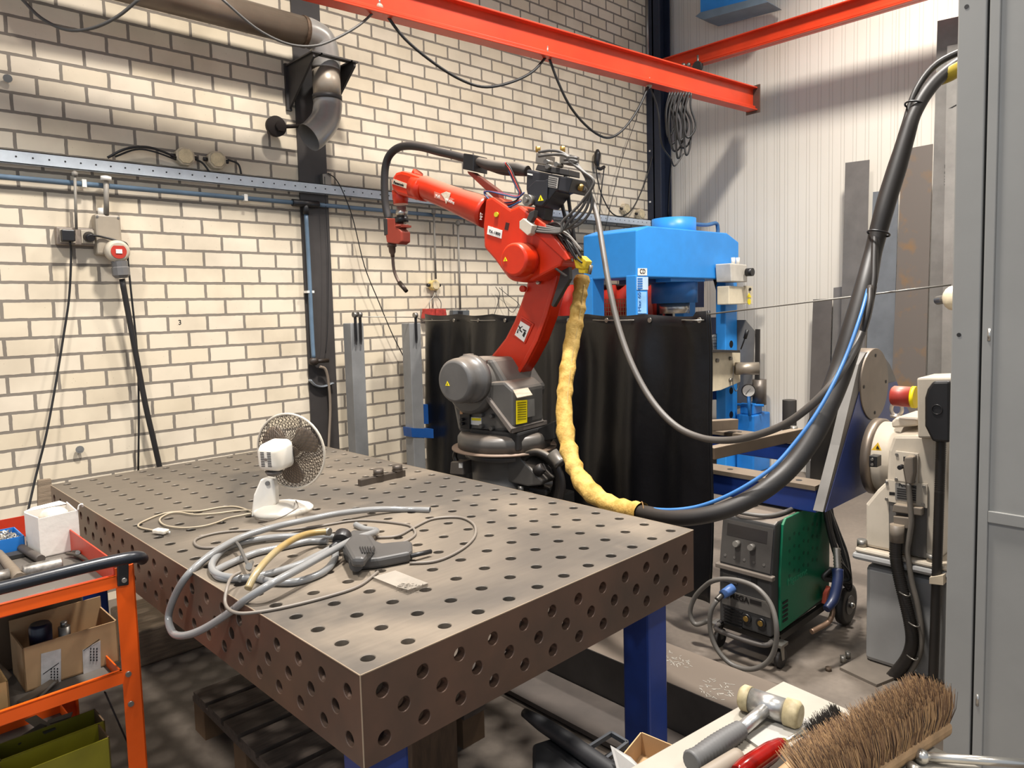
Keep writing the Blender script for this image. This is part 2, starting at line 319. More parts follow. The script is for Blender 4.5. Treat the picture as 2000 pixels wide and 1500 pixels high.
MB().lathe(p1, p2-p1, [(0, .04), (.03, .038), (.035, .043), (.075, .043), (.09, .03)], 10, False).build('grip_nut', M('nut_grey', '6f6d6b', .45), t)
MB().tube([p2, W(252, 620, .08), W(267, 700, .07), W(284, 790, .06), W(300, 860, .06), W(318, 940, .06)], .0145, 10).build('heavy_cable', blackr, t)
for px, py, l in ((15, 153, 'small round bolt head in the wall near the upper left'), (156, 878, 'small bolt stub sticking out of a low brick')):
    tag(MB().cyl(W(px, py, 0), W(px, py, .03), .012, seg=8).cyl(W(px, py, .02), W(px, py, .028), .02, seg=12).build('anchor_stub', zinc), l, 'bolt')
text('3', .04, W(348, 634, .001), (1, 0, 0), (0, 0, 1), ink, bpy.data.objects['wall_left'], 'pen_mark')
# yellowed box with hook and red clamps
jbox(851, 557, .075, 'yellowed junction box hanging on a conduit right of the welding torch tip', 'yellow box', M('yellowed_plastic', 'd9bf7c', .5, var=.2, scale=30))
for s, l in ((-1, 'left'), (1, 'right')):
    t = T('red_magnet_clamp', l+' red welding magnet hanging by its bent wire above the curtain', 'clamp', W(851+s*11, 610, .05), 'red magnets above the curtain')
    MB().tube([W(850+s*1, 568, .03), W(850+s*3, 578, .04), W(850+s*11, 590, .05), W(850+s*11, 604, .05)], .0035).build('wire_hanger', zinc, t)
    MB().prism(ppts([(851+s*11-9, 603), (851+s*11+9, 603), (851+s*11+12, 622), (851+s*11-12, 622)], Y=YW-.07), (0, .04, 0)).build('clamp_body', M('clamp_red', '9b2f25', .5, var=.3, scale=40), t, .004)
t = T('switch_block', 'small grey twin switch box on the wall just above the curtain', 'switch box', W(905, 612, .04))
MB().prism(ppts([(885, 606), (917, 606), (917, 626), (885, 626)], Y=YW-.05), (0, .045, 0)).build('switch_body', M('switch_grey', '55585a', .5), t, .003)
MB().prism(ppts([(896, 608), (904, 608), (904, 624), (896, 624)], Y=YW-.056), (0, .006, 0)).build('switch_rocker', blackp, t)
for i, q in enumerate(([(968, 560), (976, 575), (970, 600), (964, 618)], [(980, 560), (985, 590), (1000, 610), (1012, 596)], [(975, 562), (990, 575), (1010, 590), (1020, 606)])):
    cable('hanging_wire', ppts(q, Y=YW-.04), .0025, cableb, ['left strand of the tangle of thin wires left of the robot arm', 'middle looped strand of the tangle of thin wires left of the robot arm', 'right strand of the tangle of thin wires left of the robot arm'][i], 'wire', 'thin wires hanging by the robot arm', 5)
# cord falling from the column bracket
t = T('cord_bracket', 'small zinc bracket with a thin black cord slanting down to the steel posts', 'bracket', W(638, 350))
MB().prism(ppts([(630, 340), (646, 338), (648, 375), (632, 378)], Y=YW-.05), (0, .05, 0)).build('bracket_plate', zinc, t)
MB().tube(ppts([(640, 338), (656, 350), (672, 380), (690, 430), (712, 520), (740, 590), (765, 650), (790, 700)], Y=YW-.06), .0035, 6).build('cord', cableb, t)
MB().tube(ppts([(634, 345), (636, 400), (641, 500), (640, 640), (636, 690)], Y=YW-.05), .0025, 5).build('cord', cableb, t)
# right end cables and boxes
jbox(1225, 408, .1, 'grey junction box on the channel near the room corner, left one', 'corner junction boxes')
jbox(1254, 418, .1, 'grey junction box on the channel near the room corner, right one', 'corner junction boxes')
pl = T('hanging_plug', 'black cable coupling hanging on the brick wall above the wire feeder', 'plug', W(1170, 310, .05))
MB().tube(ppts([(1167, 292), (1167, 300), (1166, 315), (1168, 328)], Y=YW-.05), .02, 8, rads=[.012, .03, .028, .012]).build('coupling_body', blackp, pl)
MB().tube(ppts([(1180, 326), (1172, 330), (1166, 326)], Y=YW-.06), .016, 8).build('plug_end', blackp, pl)
MB().tube(ppts([(1164, 325), (1167, 350), (1175, 380), (1190, 410), (1205, 422), (1222, 420), (1240, 400), (1262, 350), (1278, 290)], Y=YW-.06), .006, 6).build('cord', cableb, pl)
MB().tube(ppts([(1180, 328), (1176, 360), (1172, 400), (1171, 425)], Y=YW-.06), .006, 6).build('cord', cableb, pl)
for i, x in enumerate((1268, 1272.5, 1277)):
    tag(MB().cyl(at(x, -30, Y=YW-.02), at(x+2, 430, Y=YW-.02), .011).build('conduit', cgrey), 'grey conduit running up the room corner, number of three: '+('leftmost', 'middle', 'rightmost')[i], 'conduit', 'corner conduits')
tag(MB().cyl(at(1284, 180, Y=YW-.05), at(1286, 440, Y=YW-.05), .012).build('corner_pipe', gpipe), 'thin blue pipe dropping beside the corner conduits', 'pipe')
for i, y in enumerate((200, 296, 395)): tag(MB().box(at(1274, y, Y=YW-.035), (.09, .015, .015)).build('conduit_clip', white), 'small white saddle clip on the corner conduits, '+('top one', 'middle one', 'lowest one')[i], 'clip', 'corner conduit clips')
tag(MB().cyl(at(1263, -20, Y=YW-.3), at(1265, 108, Y=YW-.3), .012).build('hanger_rod', zinc), 'zinc threaded rod hanging down to the red crane rail near the corner', 'rod')
# straight sagging wires at right of brick wall
cable('thin_cord', ppts([(1262, 170), (1240, 240), (1215, 310), (1195, 390), (1175, 470), (1150, 520)], Y=YW-.1), .003, cableb, 'thin cord slanting down the brick wall in front of the room corner', 'cord', seg=5)
# ---------- duct ----------
duct = M('spiral_duct_metal', '7d6f60', .38, .3, var=.15, scale=4)
yd = YW-.22
t = T('extraction_duct', 'grey metal extraction duct running along the brick wall and turning down in two elbows', 'duct', at(620, 230, Y=yd))
r = .088
a0, a1 = at(-40, -75, Y=yd), at(592, 62, Y=yd); a0.z = a1.z
MB().cyl(a0, a1, r, seg=32).build('horizontal_pipe', duct, t)
cv = at(635, 100, Y=yd); cx = cv.x
MB().tube([a1, a1+V((.05, 0, 0)), a1+V((.05+(cx-a1.x-.05)*.75, 0, -.03)), (cx, yd, a1.z-.13), (cx, yd, a1.z-.2)], r, 32, 8).build('upper_elbow', M('elbow_metal', '9c9892', .3, .3, var=.1), t)
zb = at(637, 190, Y=yd).z
MB().cyl((cx, yd, a1.z-.2), (cx, yd, zb), r*.97, seg=32).build('vertical_pipe', M('bare_duct', '9a8e7e', .4, .3), t)
MB().cyl((cx, yd, zb+.01), (cx, yd, zb-.02), r*1.04, seg=32).build('pipe_band', dgrey, t)
MB().cyl((a1.x-.012, yd, a1.z), (a1.x+.012, yd, a1.z), r*1.05, seg=32).build('rust_band', M('rusty_band', '5e4a38', .7, .3, var=.3, scale=40), t)
e = at(600, 270, Y=yd)
MB().tube([(cx, yd, zb), (cx, yd, zb-.06), (cx-.03, yd-.01, zb-.15), (cx-.11, yd-.02, e.z+.03), (e.x-.0, yd-.02, e.z)], r, 32, 8, caps=False).build('lower_elbow', M('elbow_metal', '8b8780', .3), t)
br = T('pipe_console', 'black triangular steel wall console carrying the duct', 'bracket', (cx, YW, zb+.1))
zt = at(620, 118, Y=yd).z; x0, x1 = at(556, 150, Y=YW).x, at(695, 160, Y=yd-.1).x
for xx in (x0+.02, x1-.02): MB().prism([(xx-.008, YW-.012, zt), (xx-.008, yd-.13, zt), (xx-.008, yd-.13, zt-.03), (xx-.008, YW-.012, zt-.27)], (.014, 0, 0)).build('side_gusset', dgrey, br)
pm = MB(); pm.span((x0, yd-.14, zt-.008), (cx-r-.01, YW-.01, zt)).span((cx+r+.01, yd-.14, zt-.008), (x1, YW-.01, zt)).span((cx-r-.02, yd-.14, zt-.008), (cx+r+.02, yd-r-.006, zt)); pm.build('top_plate', dgrey, br)
MB().span((x0-.005, YW-.02, zt-.28), (x0+.03, YW-.002, zt+.01)).build('wall_strip', dgrey, br)
fl = T('blackened_flange', 'soot blackened round flange on a rod beside the lower mouth of the duct', 'flange', W(545, 246, .1))
c = W(541, 246, .1); MB().cyl(c, c+V((0, .03, 0)), .062, seg=28).build('flange_disc', M('sooty_iron', '2a211b', .6, .3), fl)
MB().cyl(c+V((0, .02, 0)), (c.x, YW, c.z), .02).cyl(c+V((.02, -.02, 0)), c+V((.02, .02, 0)), .035, seg=6).build('hub_nut', M('sooty_iron', '2a211b'), fl)
MB().cyl(c+V((.03, .0, 0)), W(588, 246, .12), .012).build('rod', M('sooty_iron', '2a211b'), fl)
# ---------- overhead crane rails ----------
rail = M('crane_red', 'cc3c1c', .35, var=.12, scale=4, dust=.2)
def ibeam(name, a, b, h, w, label, side):
    a, b = V(a), V(b); x, y, d = basis(b-a); L = (b-a).length; c = (a+b)/2
    t = T(name, label, 'beam', a)
    y = V((0, 0, 1)); x = y.cross(d).normalized()
    m = MB(); m.box(c, (.012, h, L), (x, y, d)); m.box(c+y*(h/2-.006), (w, .012, L), (x, y, d)); m.box(c-y*(h/2-.006), (w, .012, L), (x, y, d))
    m.box(c-y*(h/2-.03), (w*.6, .02, L), (x, y, d)); m.build('beam_profile', rail, t, .003); return t, x, y, d
A = at(1470, 195, X=5.35); B = at(740, -42, Y=2.42); B.z = A.z; dd = (A-B).normalized()
t, x, y, d = ibeam('crane_rail', A-dd*7.5, A, .2, .1, 'long bright red crane rail crossing the picture and ending at the panelled wall', 0)
MB().box(A+d*.008, (.14, .24, .012), (x, y, d)).build('end_plate', M('bolted_plate', '6b5a50', .5, .4), t)
A2 = at(1295, 121, X=5.25); B2 = at(1735, 4, X=5.25); A2.z = B2.z = (A2.z+B2.z)/2-.02; d2 = (B2-A2).normalized()
ibeam('crane_rail', A2-d2*.1, A2+d2*6, .15, .09, 'thinner red crane rail rising to the right across the panelled wall', 0)
def festoon(px, py, lab):
    c = at(px, py, pl=(A, V((-dd.y, dd.x, 0)))); t = T('cable_trolley', lab, 'trolley', c, 'festoon trolleys')
    MB().ball(c, .022).build('trolley_wheel', M('trolley_beige', '9b907f', .5), t); MB().cyl(c, c+V((0, 0, .06)), .008).build('trolley_hook', zinc, t); return c
FP = (A, V((-dd.y, dd.x, 0)))
festoon(741, 14, 'small cable trolley under the red rail, the one above the duct'); festoon(1069, 108, 'small cable trolley under the middle of the long red rail'); festoon(1268, 167, 'small cable trolley under the long red rail at the room corner')
cable('festoon_cable', ppts([(747, 18), (790, 75), (850, 125), (905, 158), (950, 170), (1000, 160), (1040, 140), (1066, 112)], pl=FP), .009, cableb, 'black festoon cable sagging under the red rail between the duct and the middle trolley', 'cable', 'festoon cables')
cable('festoon_cable', ppts([(1072, 112), (1090, 160), (1115, 210), (1150, 250), (1185, 269), (1215, 255), (1245, 215), (1266, 170)], pl=FP), .009, cableb, 'black festoon cable sagging between the middle trolley and the corner trolley', 'cable', 'festoon cables')
cable('festoon_cable', ppts([(736, 18), (700, 50), (650, 78), (610, 90), (560, 85), (500, 55), (430, -5)], pl=FP), .007, cableg, 'grey festoon cable sagging in front of the duct elbow', 'cable', 'festoon cables')
cable('festoon_cable', ppts([(40, -5), (80, 35), (130, 58), (180, 55), (230, 32), (275, -5)], D=3.4), .008, cableg, 'grey cable loop at the upper left corner in front of the bricks', 'cable', 'festoon cables')
cable('festoon_cable', ppts([(1270, 170), (1285, 215), (1292, 280), (1310, 310), (1318, 324), (1335, 300)], pl=FP), .006, cableb, 'black cable dropping from the corner trolley past the dark column', 'cable', 'festoon cables')
for i in range(8):
    x = 1308+i*5.5; w = 6+i % 3*3; b = 268+(i*13) % 45; s = random.uniform(-4, 4)
    cable('coiled_cable', ppts([(x, 180), (x-w+s, 215), (x-w, 255), (x-w*.3, b), (x+w, b-12), (x+w+3, 240), (x+w*.3+s, 210), (x+3, 182)], D=5.6-i*.02), .008, cableb, 'black cable loop under the end of the red rail, %s from the left' % ('first', 'second', 'third', 'fourth', 'fifth', 'sixth', 'seventh', 'eighth')[i], 'cable', 'cable loops under the rail end', 6)
cable('hanging_cable', ppts([(1312, 310), (1308, 360), (1305, 425)], X=5.5), .006, cableb, 'single black cable dropping down the panelled wall to the press')
t = T('rail_pulley', 'small dark pulley and shackles hanging between the two red rails', 'pulley', at(1360, 130, X=5.2))
c = at(1363, 130, X=5.2); MB().cyl(c-V((0.02, 0, 0)), c+V((.02, 0, 0)), .045, seg=16).build('pulley_wheel', dgrey, t); MB().cyl(c, c+V((0, 0, .1)), .01).ball(at(1335, 128, X=5.2), .025).ball(at(1345, 127, X=5.2), .022).build('shackle', zinc, t)
t = T('blue_roof_beam', 'light blue steel beam with a grey ledge at the top edge above the panelled wall', 'beam', at(1420, 10, X=5.4))
q = ppts([(1368, 25), (1395, 22), (1470, 0), (1470, -40), (1368, -40)], X=5.35); MB().prism(q, (.12, 0, 0)).build('beam_box', pblue, t)
q = ppts([(1358, 32), (1375, 38), (1500, 4), (1485, -6), (1368, 24)], X=5.3); MB().prism(q, (.25, 0, 0)).build('beam_ledge', M('ledge_grey', '6d7f8d', .5), t)
# =================== WELDING TABLE ===================
TA = radians(1.1465)
TX, TY = V((cos(TA), sin(TA), 0)), V((-sin(TA), cos(TA), 0)); TZ = V((0, 0, 1))
def tb(x, y, z): return TX*x+TY*y+V((0, 0, TH+z))
def steel_top():
    m, N, L, b = nodes_mat('worn_table_steel'); tc = N.new('ShaderNodeTexCoord'); o = tc.outputs['Object']
    n1 = N.new('ShaderNodeTexNoise'); n1.inputs['Scale'].default_value = 1.7; n1.inputs['Detail'].default_value = 7; n1.inputs['Distortion'].default_value = .6; L.new(o, n1.inputs['Vector'])
    r = N.new('ShaderNodeValToRGB'); e = r.color_ramp.elements; e[0].position = .38; e[0].color = lin('58524b'); e[1].position = .6; e[1].color = lin('807567')
    L.new(n1.outputs[0], r.inputs[0])
    mp = N.new('ShaderNodeMapping'); mp.inputs['Scale'].default_value = (6, 60, 6); mp.inputs['Rotation'].default_value = (0, 0, .5); L.new(o, mp.inputs[0])
    n2 = N.new('ShaderNodeTexNoise'); n2.inputs['Scale'].default_value = 1.5; n2.inputs['Detail'].default_value = 8; L.new(mp.outputs[0], n2.inputs['Vector'])
    mr = N.new('ShaderNodeMapRange'); mr.inputs[3].default_value = .78; mr.inputs[4].default_value = 1.2; L.new(n2.outputs[0], mr.inputs[0])
    mx = N.new('ShaderNodeMix'); mx.data_type = 'RGBA'; mx.blend_type = 'MULTIPLY'; mx.inputs[0].default_value = .8; L.new(r.outputs[0], mx.inputs[6]); L.new(mr.outputs[0], mx.inputs[7])
    # darker tone over the far left half of the plate
    s = N.new('ShaderNodeSeparateXYZ'); L.new(o, s.inputs[0]); n3 = N.new('ShaderNodeTexNoise'); n3.inputs['Scale'].default_value = 2.5; L.new(o, n3.inputs['Vector'])
    a1 = N.new('ShaderNodeMath'); a1.operation = 'MULTIPLY_ADD'; L.new(s.outputs[0], a1.inputs[0]); a1.inputs[1].default_value = -1.2; L.new(s.outputs[1], a1.inputs[2])
    a2 = N.new('ShaderNodeMath'); L.new(a1.outputs[0], a2.inputs[0]); L.new(n3.outputs[0], a2.inputs[1])
    m3 = N.new('ShaderNodeMapRange'); m3.inputs[1].default_value = 1.2; m3.inputs[2].default_value = 1.55; m3.inputs[3].default_value = 1; m3.inputs[4].default_value = .62; L.new(a2.outputs[0], m3.inputs[0])
    mz_ = N.new('ShaderNodeMix'); mz_.data_type = 'RGBA'; mz_.blend_type = 'MULTIPLY'; mz_.inputs[0].default_value = 1; L.new(mx.outputs[2], mz_.inputs[6]); L.new(m3.outputs[0], mz_.inputs[7]); mx = mz_
    L.new(mx.outputs[2], b.inputs['Base Color']); b.inputs['Metallic'].default_value = .25; b.inputs['Roughness'].default_value = .5
    g = N.new('ShaderNodeTexNoise'); g.inputs['Scale'].default_value = 60; L.new(o, g.inputs['Vector']); bp = N.new('ShaderNodeBump'); bp.inputs['Strength'].default_value = .08; bp.inputs['Distance'].default_value = .002
    L.new(g.outputs[0], bp.inputs['Height']); L.new(bp.outputs[0], b.inputs['Normal']); return m
topm = steel_top()
sidem = M('table_side_steel', '5c4d43', .4, .45, var=.25, scale=3, h2='6a5143')
def holed(mb, o, u, v, n, nu, nv, test, lo_u, hi_u, lo_v, hi_v, S=.05, r=.0152, dp=.024, seg=24):
    "plate lattice of S-sized cells; cells with a bore get a round hole with a chamfer and a wall going in along -n"
    P = lambda a, b, c=0: o+u*a+v*b+n*c
    for i in range(nu):
        for j in range(nv):
            a, b = (i+1)*S, (j+1)*S; h = S/2
            if not test(i+1, j+1): mb.add([P(a-h, b-h), P(a+h, b-h), P(a+h, b+h), P(a-h, b+h)], [(0, 1, 2, 3)]); continue
            vs = []
            for k in range(seg):
                t = 2*pi*k/seg; c, s = cos(t), sin(t); q = h/max(abs(c), abs(s)); vs.append(P(a+c*q, b+s*q))
            for rr, z in ((r+.0015, 0), (r, -.0015), (r, -dp)): vs += [P(a+rr*cos(2*pi*k/seg), b+rr*sin(2*pi*k/seg), z) for k in range(seg)]
            mb.add(vs, [(x*seg+k, x*seg+(k+1) % seg, (x+1)*seg+(k+1) % seg, (x+1)*seg+k) for x in range(3) for k in range(seg)])
    U, Vv = hi_u, hi_v; a1, b1 = (nu+.5)*S, (nv+.5)*S
    for (p, q, s, t) in ((0, 0, U, S/2), (0, b1, U, Vv), (0, S/2, S/2, b1), (a1, S/2, U, b1)): mb.add([P(p, q), P(s, q), P(s, t), P(p, t)], [(0, 1, 2, 3)])
tab = T('welding_table', 'large brown steel welding table drilled all over with round clamping holes on dark blue legs', 'welding table', tb(.6, 1.2, -TH))
mb = MB(); holed(mb, tb(0, 0, 0), TX, TY, TZ, 23, 47, lambda i, j: i % 2 and j % 2, 0, 1.2, 0, 2.4); mb.build('table_top', topm, tab)
stag = lambda i, j: (i % 2 and j != 2) or (not i % 2 and j == 2)
mb = MB(); holed(mb, tb(0, 0, 0), TX, -TZ, -TY, 23, 3, stag, 0, 1.2, 0, .193); mb.build('side_plate', sidem, tab)
mb = MB(); holed(mb, tb(0, 0, 0), TY, -TZ, -TX, 47, 3, stag, 0, 2.4, 0, .193); mb.build('side_plate', sidem, tab)
mb = MB(); holed(mb, tb(1.2, 0, 0), TY, -TZ, TX, 47, 3, stag, 0, 2.4, 0, .193, seg=8); mb.build('side_plate', sidem, tab)
mb = MB(); holed(mb, tb(0, 2.4, 0), TX, -TZ, TY, 23, 3, stag, 0, 1.2, 0, .193, seg=8); mb.build('side_plate', sidem, tab)
for y in (.6, 1.2, 1.8): MB().box(tb(.6, y, -.1), (1.15, .012, .15), (TX, TY, TZ)).build('inner_rib', sidem, tab)
for x, y in ((.075, .075), (1.09, .11), (.1, 2.3), (1.1, 2.3)):
    MB().box(tb(x, y, -.193-(TH-.193)/2), (.1, .1, TH-.193), (TX, TY, TZ)).build('leg', dblue, tab, .008)
ew = MB()  # bright strips paint the highlight along the table's edges
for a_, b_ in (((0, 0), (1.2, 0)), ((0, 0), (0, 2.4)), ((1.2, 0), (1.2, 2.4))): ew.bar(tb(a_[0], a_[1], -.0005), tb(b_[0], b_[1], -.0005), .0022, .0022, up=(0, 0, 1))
ew.bar(tb(0, 0, 0), tb(0, 0, -.193), .002, .002); ew.build('edge_highlight', M('edge_highlight_steel', 'b5a48e', .35, .6), tab)
# ---------- things on the table ----------
O = lambda x, y, h=0: at(x, y, Z=TH+h)
def on(pts, h): return [O(x, y, h) for x, y in pts]
hosem = M('clear_hose', '7c7c7b', .2, var=.08, spec=.7, alpha=1)
cgl = M('cable_greyish', '70685f', .5)
# fan
fb = O(552, 1000); s = depth(fb)/FOC
fan = T('desk_fan', 'dusty white desk fan seen from behind on the welding table', 'fan', fb)
az = radians(20); fx = V((cos(az), sin(az), 0)); fy = V((-sin(az), cos(az), 0))
c0 = O(495, 1008); c1 = O(612, 992)
u = (c1-c0).normalized(); w_ = V((-u.y, u.x, 0)); Lb = (c1-c0).length; mid = (c0+c1)/2
bm_ = MB(); vs = []; fs = []; n = 32
for (k, z) in ((1, 0), (1, .012), (.93, .02), (.6, .033), (.2, .038)):
    for i in range(n):
        t = 2*pi*i/n; wdt = .42 if cos(t) < 0 else .42
        vs.append(mid+u*(Lb/2*cos(t)*k-(.0 if k == 1 else .02*(1-k)))+w_*(Lb*wdt*sin(t)*k*(1-.12*cos(t)))+V((0, 0, z)))
for j in range(4): fs += [(j*n+i, j*n+(i+1) % n, (j+1)*n+(i+1) % n, (j+1)*n+i) for i in range(n)]
fs += [tuple(range(n)), tuple(range(4*n, 5*n))]; bm_.add(vs, fs, True); bm_.build('base', M('fan_white', 'ece7dc', .35, var=.05, h2='e5dccb'), fan)
fw = MATS['fan_white']
FPL = (c0+u*.05, FW)
nk = ppts([(494, 1008), (499, 965), (512, 935), (522, 931), (538, 934), (541, 950), (543, 982), (520, 1005)], pl=FPL); nk = [p-FW*.02 for p in nk]
MB().prism(nk, FW*.04).build('neck', fw, fan, .006)
hub = at(568, 881, D=depth(c0)+.02); az = radians(30); ax = V((cos(az), sin(az), .06)).normalized(); fr = 74*depth(hub)/FOC
mc = at(530, 893, pl=(hub-ax*.085, FW))
mot = MB(); X_, Y_, D_ = basis(ax)
def rrect(c, w, h, r, n=5):
    o = []
    for (sx, sy, a) in ((1, 1, 0), (-1, 1, 90), (-1, -1, 180), (1, -1, 270)):
        for i in range(n): t = radians(a+90*i/(n-1)); o.append(c+X_*(sx*(w-r)+r*cos(t))+Y_*(sy*(h-r)+r*sin(t)))
    return o
secs = [rrect(mc+ax*t, w, h, min(w, h)*.5) for t, w, h in ((-.03, .022, .025), (-.025, .034, .038), (-.005, .043, .047), (.06, .045, .05), (.066, .042, .046))]
k = len(secs[0]); vs = sum(secs, []); fs = [(j*k+i, j*k+(i+1) % k, (j+1)*k+(i+1) % k, (j+1)*k+i) for j in range(4) for i in range(k)]+[tuple(range(k)), tuple(range(4*k, 5*k))]
mot.add(vs, fs, True); mot.build('motor_housing', fw, fan)
vt = MB()
for i in range(9):
    for sx in (-1, 1):
        if abs(i-4) < 8: vt.box(mc-ax*.0285+X_*(sx*.013)+Y_*(-.024+i*.006), (.014, .0022, .006), (X_, Y_, ax))
vt.build('motor_vent_slots', ink, fan)
MB().cyl(mc-ax*.033, mc-ax*.03, .005, seg=10).build('oscillation_knob', zinc, fan)
MB().box(mc+ax*.03+V((0, 0, -.052)), (.05, .03, .012), (ax, X_*-1, TZ)).build('motor_foot', fw, fan, .003)
tl = at(527, 942, pl=FPL); MB().cyl(mc+ax*.01-V((0, 0, .05)), mc+ax*.01-V((0, 0, .064)), .03, .022).build('tilt_joint', M('joint_grey', '5d5650', .5), fan)
MB().cyl(tl-FW*.026, tl-FW*.018, .008, seg=12).build('tilt_screw', zinc, fan)
gr = MB()
for fam in (-1, 1):
    for side in (-1, 1):
        for i in range(46):
            a0 = 2*pi*i/46; P_ = []
            for q in range(9):
                t = q/8; rr = fr*(.22+.78*t); a = a0+fam*.75*t; P_.append(hub+X_*(rr*cos(a))+Y_*(rr*sin(a))+ax*(side*.028*(1-t**2.2)))
            gr.tube(P_, .0011, 3, 0, caps=False)
gr.build('wire_grille', M('grille_wire', '4c4136', .5, .3), fan)
rg = MB(); rg.tube([hub+X_*(fr*cos(t))+Y_*(fr*sin(t)) for t in [2*pi*i/40 for i in range(40)]], .0045, 8, 1, closed=True)
rg.build('grille_rim', M('rim_cream', 'c9bfae', .4), fan)
MB().cyl(hub-ax*.03, hub-ax*.02, .03, seg=20).build('grille_hub', blackp, fan)
for i in range(3):
    a = 2*pi*i/3+.5; vs = []; fs = []
    for q in range(7):
        t = q/6
        for p in range(7):
            b_ = (p/6-.5)*(1.25-.1*t); rr = fr*(.2+.68*t*(1-.25*(abs(p/6-.5)*2)**3)); vs.append(hub+X_*(rr*cos(a+b_))+Y_*(rr*sin(a+b_))+ax*(.016*b_))
    fs = [(q*7+p, q*7+p+1, q*7+p+8, q*7+p+7) for q in range(6) for p in range(6)]
    o_ = MB().add(vs, fs, True).build('blade', M('smoky_blade', '8d7b69', .35, var=.2), fan); o_.modifiers.new('t', 'SOLIDIFY').thickness = .0015
MB().cyl(hub-ax*.018, hub+ax*.018, .025, seg=18).build('blade_hub', M('smoky_blade', ''), fan)
MB().tube(on([(497, 1010), (520, 1013), (548, 1010), (567, 996), (583, 984), (582, 972)], .014)[:0] or [O(500, 1014, .01), O(525, 1017, .02), O(550, 1010, .035), O(568, 1000, .045), O(582, 990, .045), O(578, 978, .04)], .0022, 6).build('base_cord', cgl, fan)
fc = T('fan_cord', 'beige fan power cord lying in loops on the table with its flat plug', 'cord', O(300, 1035))
MB().tube(on([(494, 1000), (462, 990), (430, 991), (390, 998), (352, 999), (320, 1003), (290, 1014), (271, 1024), (275, 1031), (305, 1037)], .004), .0032, 6).build('cord', M('cord_beige', '9a8d77', .5), fc)
MB().tube(on([(494, 1002), (470, 1007), (445, 1012), (425, 1020), (395, 1028), (355, 1031), (322, 1026), (312, 1014), (330, 1003), (352, 1001), (380, 1005), (420, 1003), (460, 998), (494, 996)], .006), .0032, 6).build('cord', MATS['cord_beige'], fc)
a, b_ = O(303, 1036, .01), O(325, 1039, .01); pg = MB(); pg.bar(a, b_, .026, .014); pg.build('plug_body', M('plug_dirty', 'd8cfbd', .5, var=.15, scale=80), fc, .004)
for e in (-.008, .008): MB().cyl(b_+w_*e, b_+w_*e+(b_-a).normalized()*.018, .002, seg=6).build('plug_pin', chrome, fc)
# clear hose coil
hc = T('clear_hose_coil', 'coil of clear grey plastic hose draped over the left edge of the welding table', 'hose', O(540, 1070))
Hx = lambda x, y, X=-.07: at(x, y, X=X)
r = .0085
P_ = [O(840, 996, r), O(790, 995, r), O(730, 995, .02), O(660, 1003, .03), O(600, 1015, .035), O(540, 1028, .035), O(475, 1048, .035), O(430, 1071, .03), O(400, 1092, .02), Hx(365, 1125, -.03), Hx(341, 1165, -.05), Hx(329, 1205, -.06), Hx(338, 1236, -.07), Hx(362, 1241, -.07), Hx(400, 1227, -.05), Hx(450, 1195, -.02), O(482, 1170, .012), O(530, 1140, .045), O(590, 1108, .05), O(640, 1080, .05), O(690, 1054, .04), O(735, 1038, .02), O(712, 1033, r), O(695, 1025, r)]
rr = .01
MB().tube(P_, rr, 14, 8, caps=False).build('hose_loop', hosem, hc)
MB().tube(on([(640, 1057), (600, 1058), (545, 1070), (500, 1080), (460, 1096), (430, 1110), (420, 1118), (432, 1128), (470, 1130), (520, 1122), (580, 1104), (620, 1085), (645, 1072)], rr), rr, 14, 8).build('hose_loop', hosem, hc)
MB().tube(on([(660, 1049), (600, 1047), (540, 1049), (480, 1058), (440, 1072), (417, 1095), (415, 1112), (430, 1124), (470, 1130)], rr*1.4), rr, 14, 8).build('hose_loop', hosem, hc)
MB().tube(on([(500, 1128), (530, 1136), (580, 1136), (630, 1118), (652, 1095), (655, 1078), (648, 1068)], rr), rr, 14, 8).build('hose_loop', hosem, hc)
MB().tube([O(484, 1150, .02), O(500, 1120, .045), O(530, 1085, .06), O(565, 1058, .06), O(600, 1043, .05), O(640, 1038, .04)], .0095, 14, 8).build('yellowed_hose_end', M('yellowed_hose', '9c7f46', .3, var=.15, h2='8f8468'), hc)
zt = O(645, 1045, .04); MB().cyl(O(636, 1038, .04), O(644, 1039, .04), .012, seg=14).build('hose_clip', zinc, hc)
kn = T('hose_valve', 'black round valve knob joining the hoses behind the grey heat tool', 'valve', O(665, 1062))
c = O(668, 1055, .03); MB().cyl(c-V((.01, .01, 0)), c+V((.012, .012, .01)), .026, seg=20).cyl(c, O(648, 1072, .015), .012).build('valve_knob', blackp, kn, .002)
t = T('earth_clamp_lead', 'thin grey lead with a small metal eyelet lying across the hose coil', 'lead', O(485, 1110))
MB().tube(on([(462, 1060), (468, 1068), (478, 1090), (487, 1108)], .03), .005, 8).build('lead', cableg, t)
MB().cyl(O(486, 1108, .03), O(486, 1106, .045), .009, seg=12).cyl(O(487, 1112, .025), O(492, 1098, .03), .006, seg=8).build('eyelet', zinc, t)
gc = 'grey_cable'
t = T('grey_power_cable', 'thin grey power cable looping round the hose coil and over the bare table top', 'cable', O(900, 1050))
MB().tube(on([(735, 1050), (775, 1047), (805, 1032), (840, 1015), (875, 1010), (905, 1012), (926, 1025), (928, 1045), (912, 1065), (880, 1085), (845, 1097), (800, 1100)], .005), .0042, 8, 6).build('cord', cgl, t)
MB().tube(on([(757, 1070), (795, 1056), (811, 1043), (805, 1030), (790, 1024), (740, 1018), (690, 1017), (620, 1028), (560, 1035), (500, 1035), (430, 1040), (385, 1052), (382, 1064), (400, 1070), (440, 1068)], .0045), .0042, 8, 6).build('cord', cgl, t)
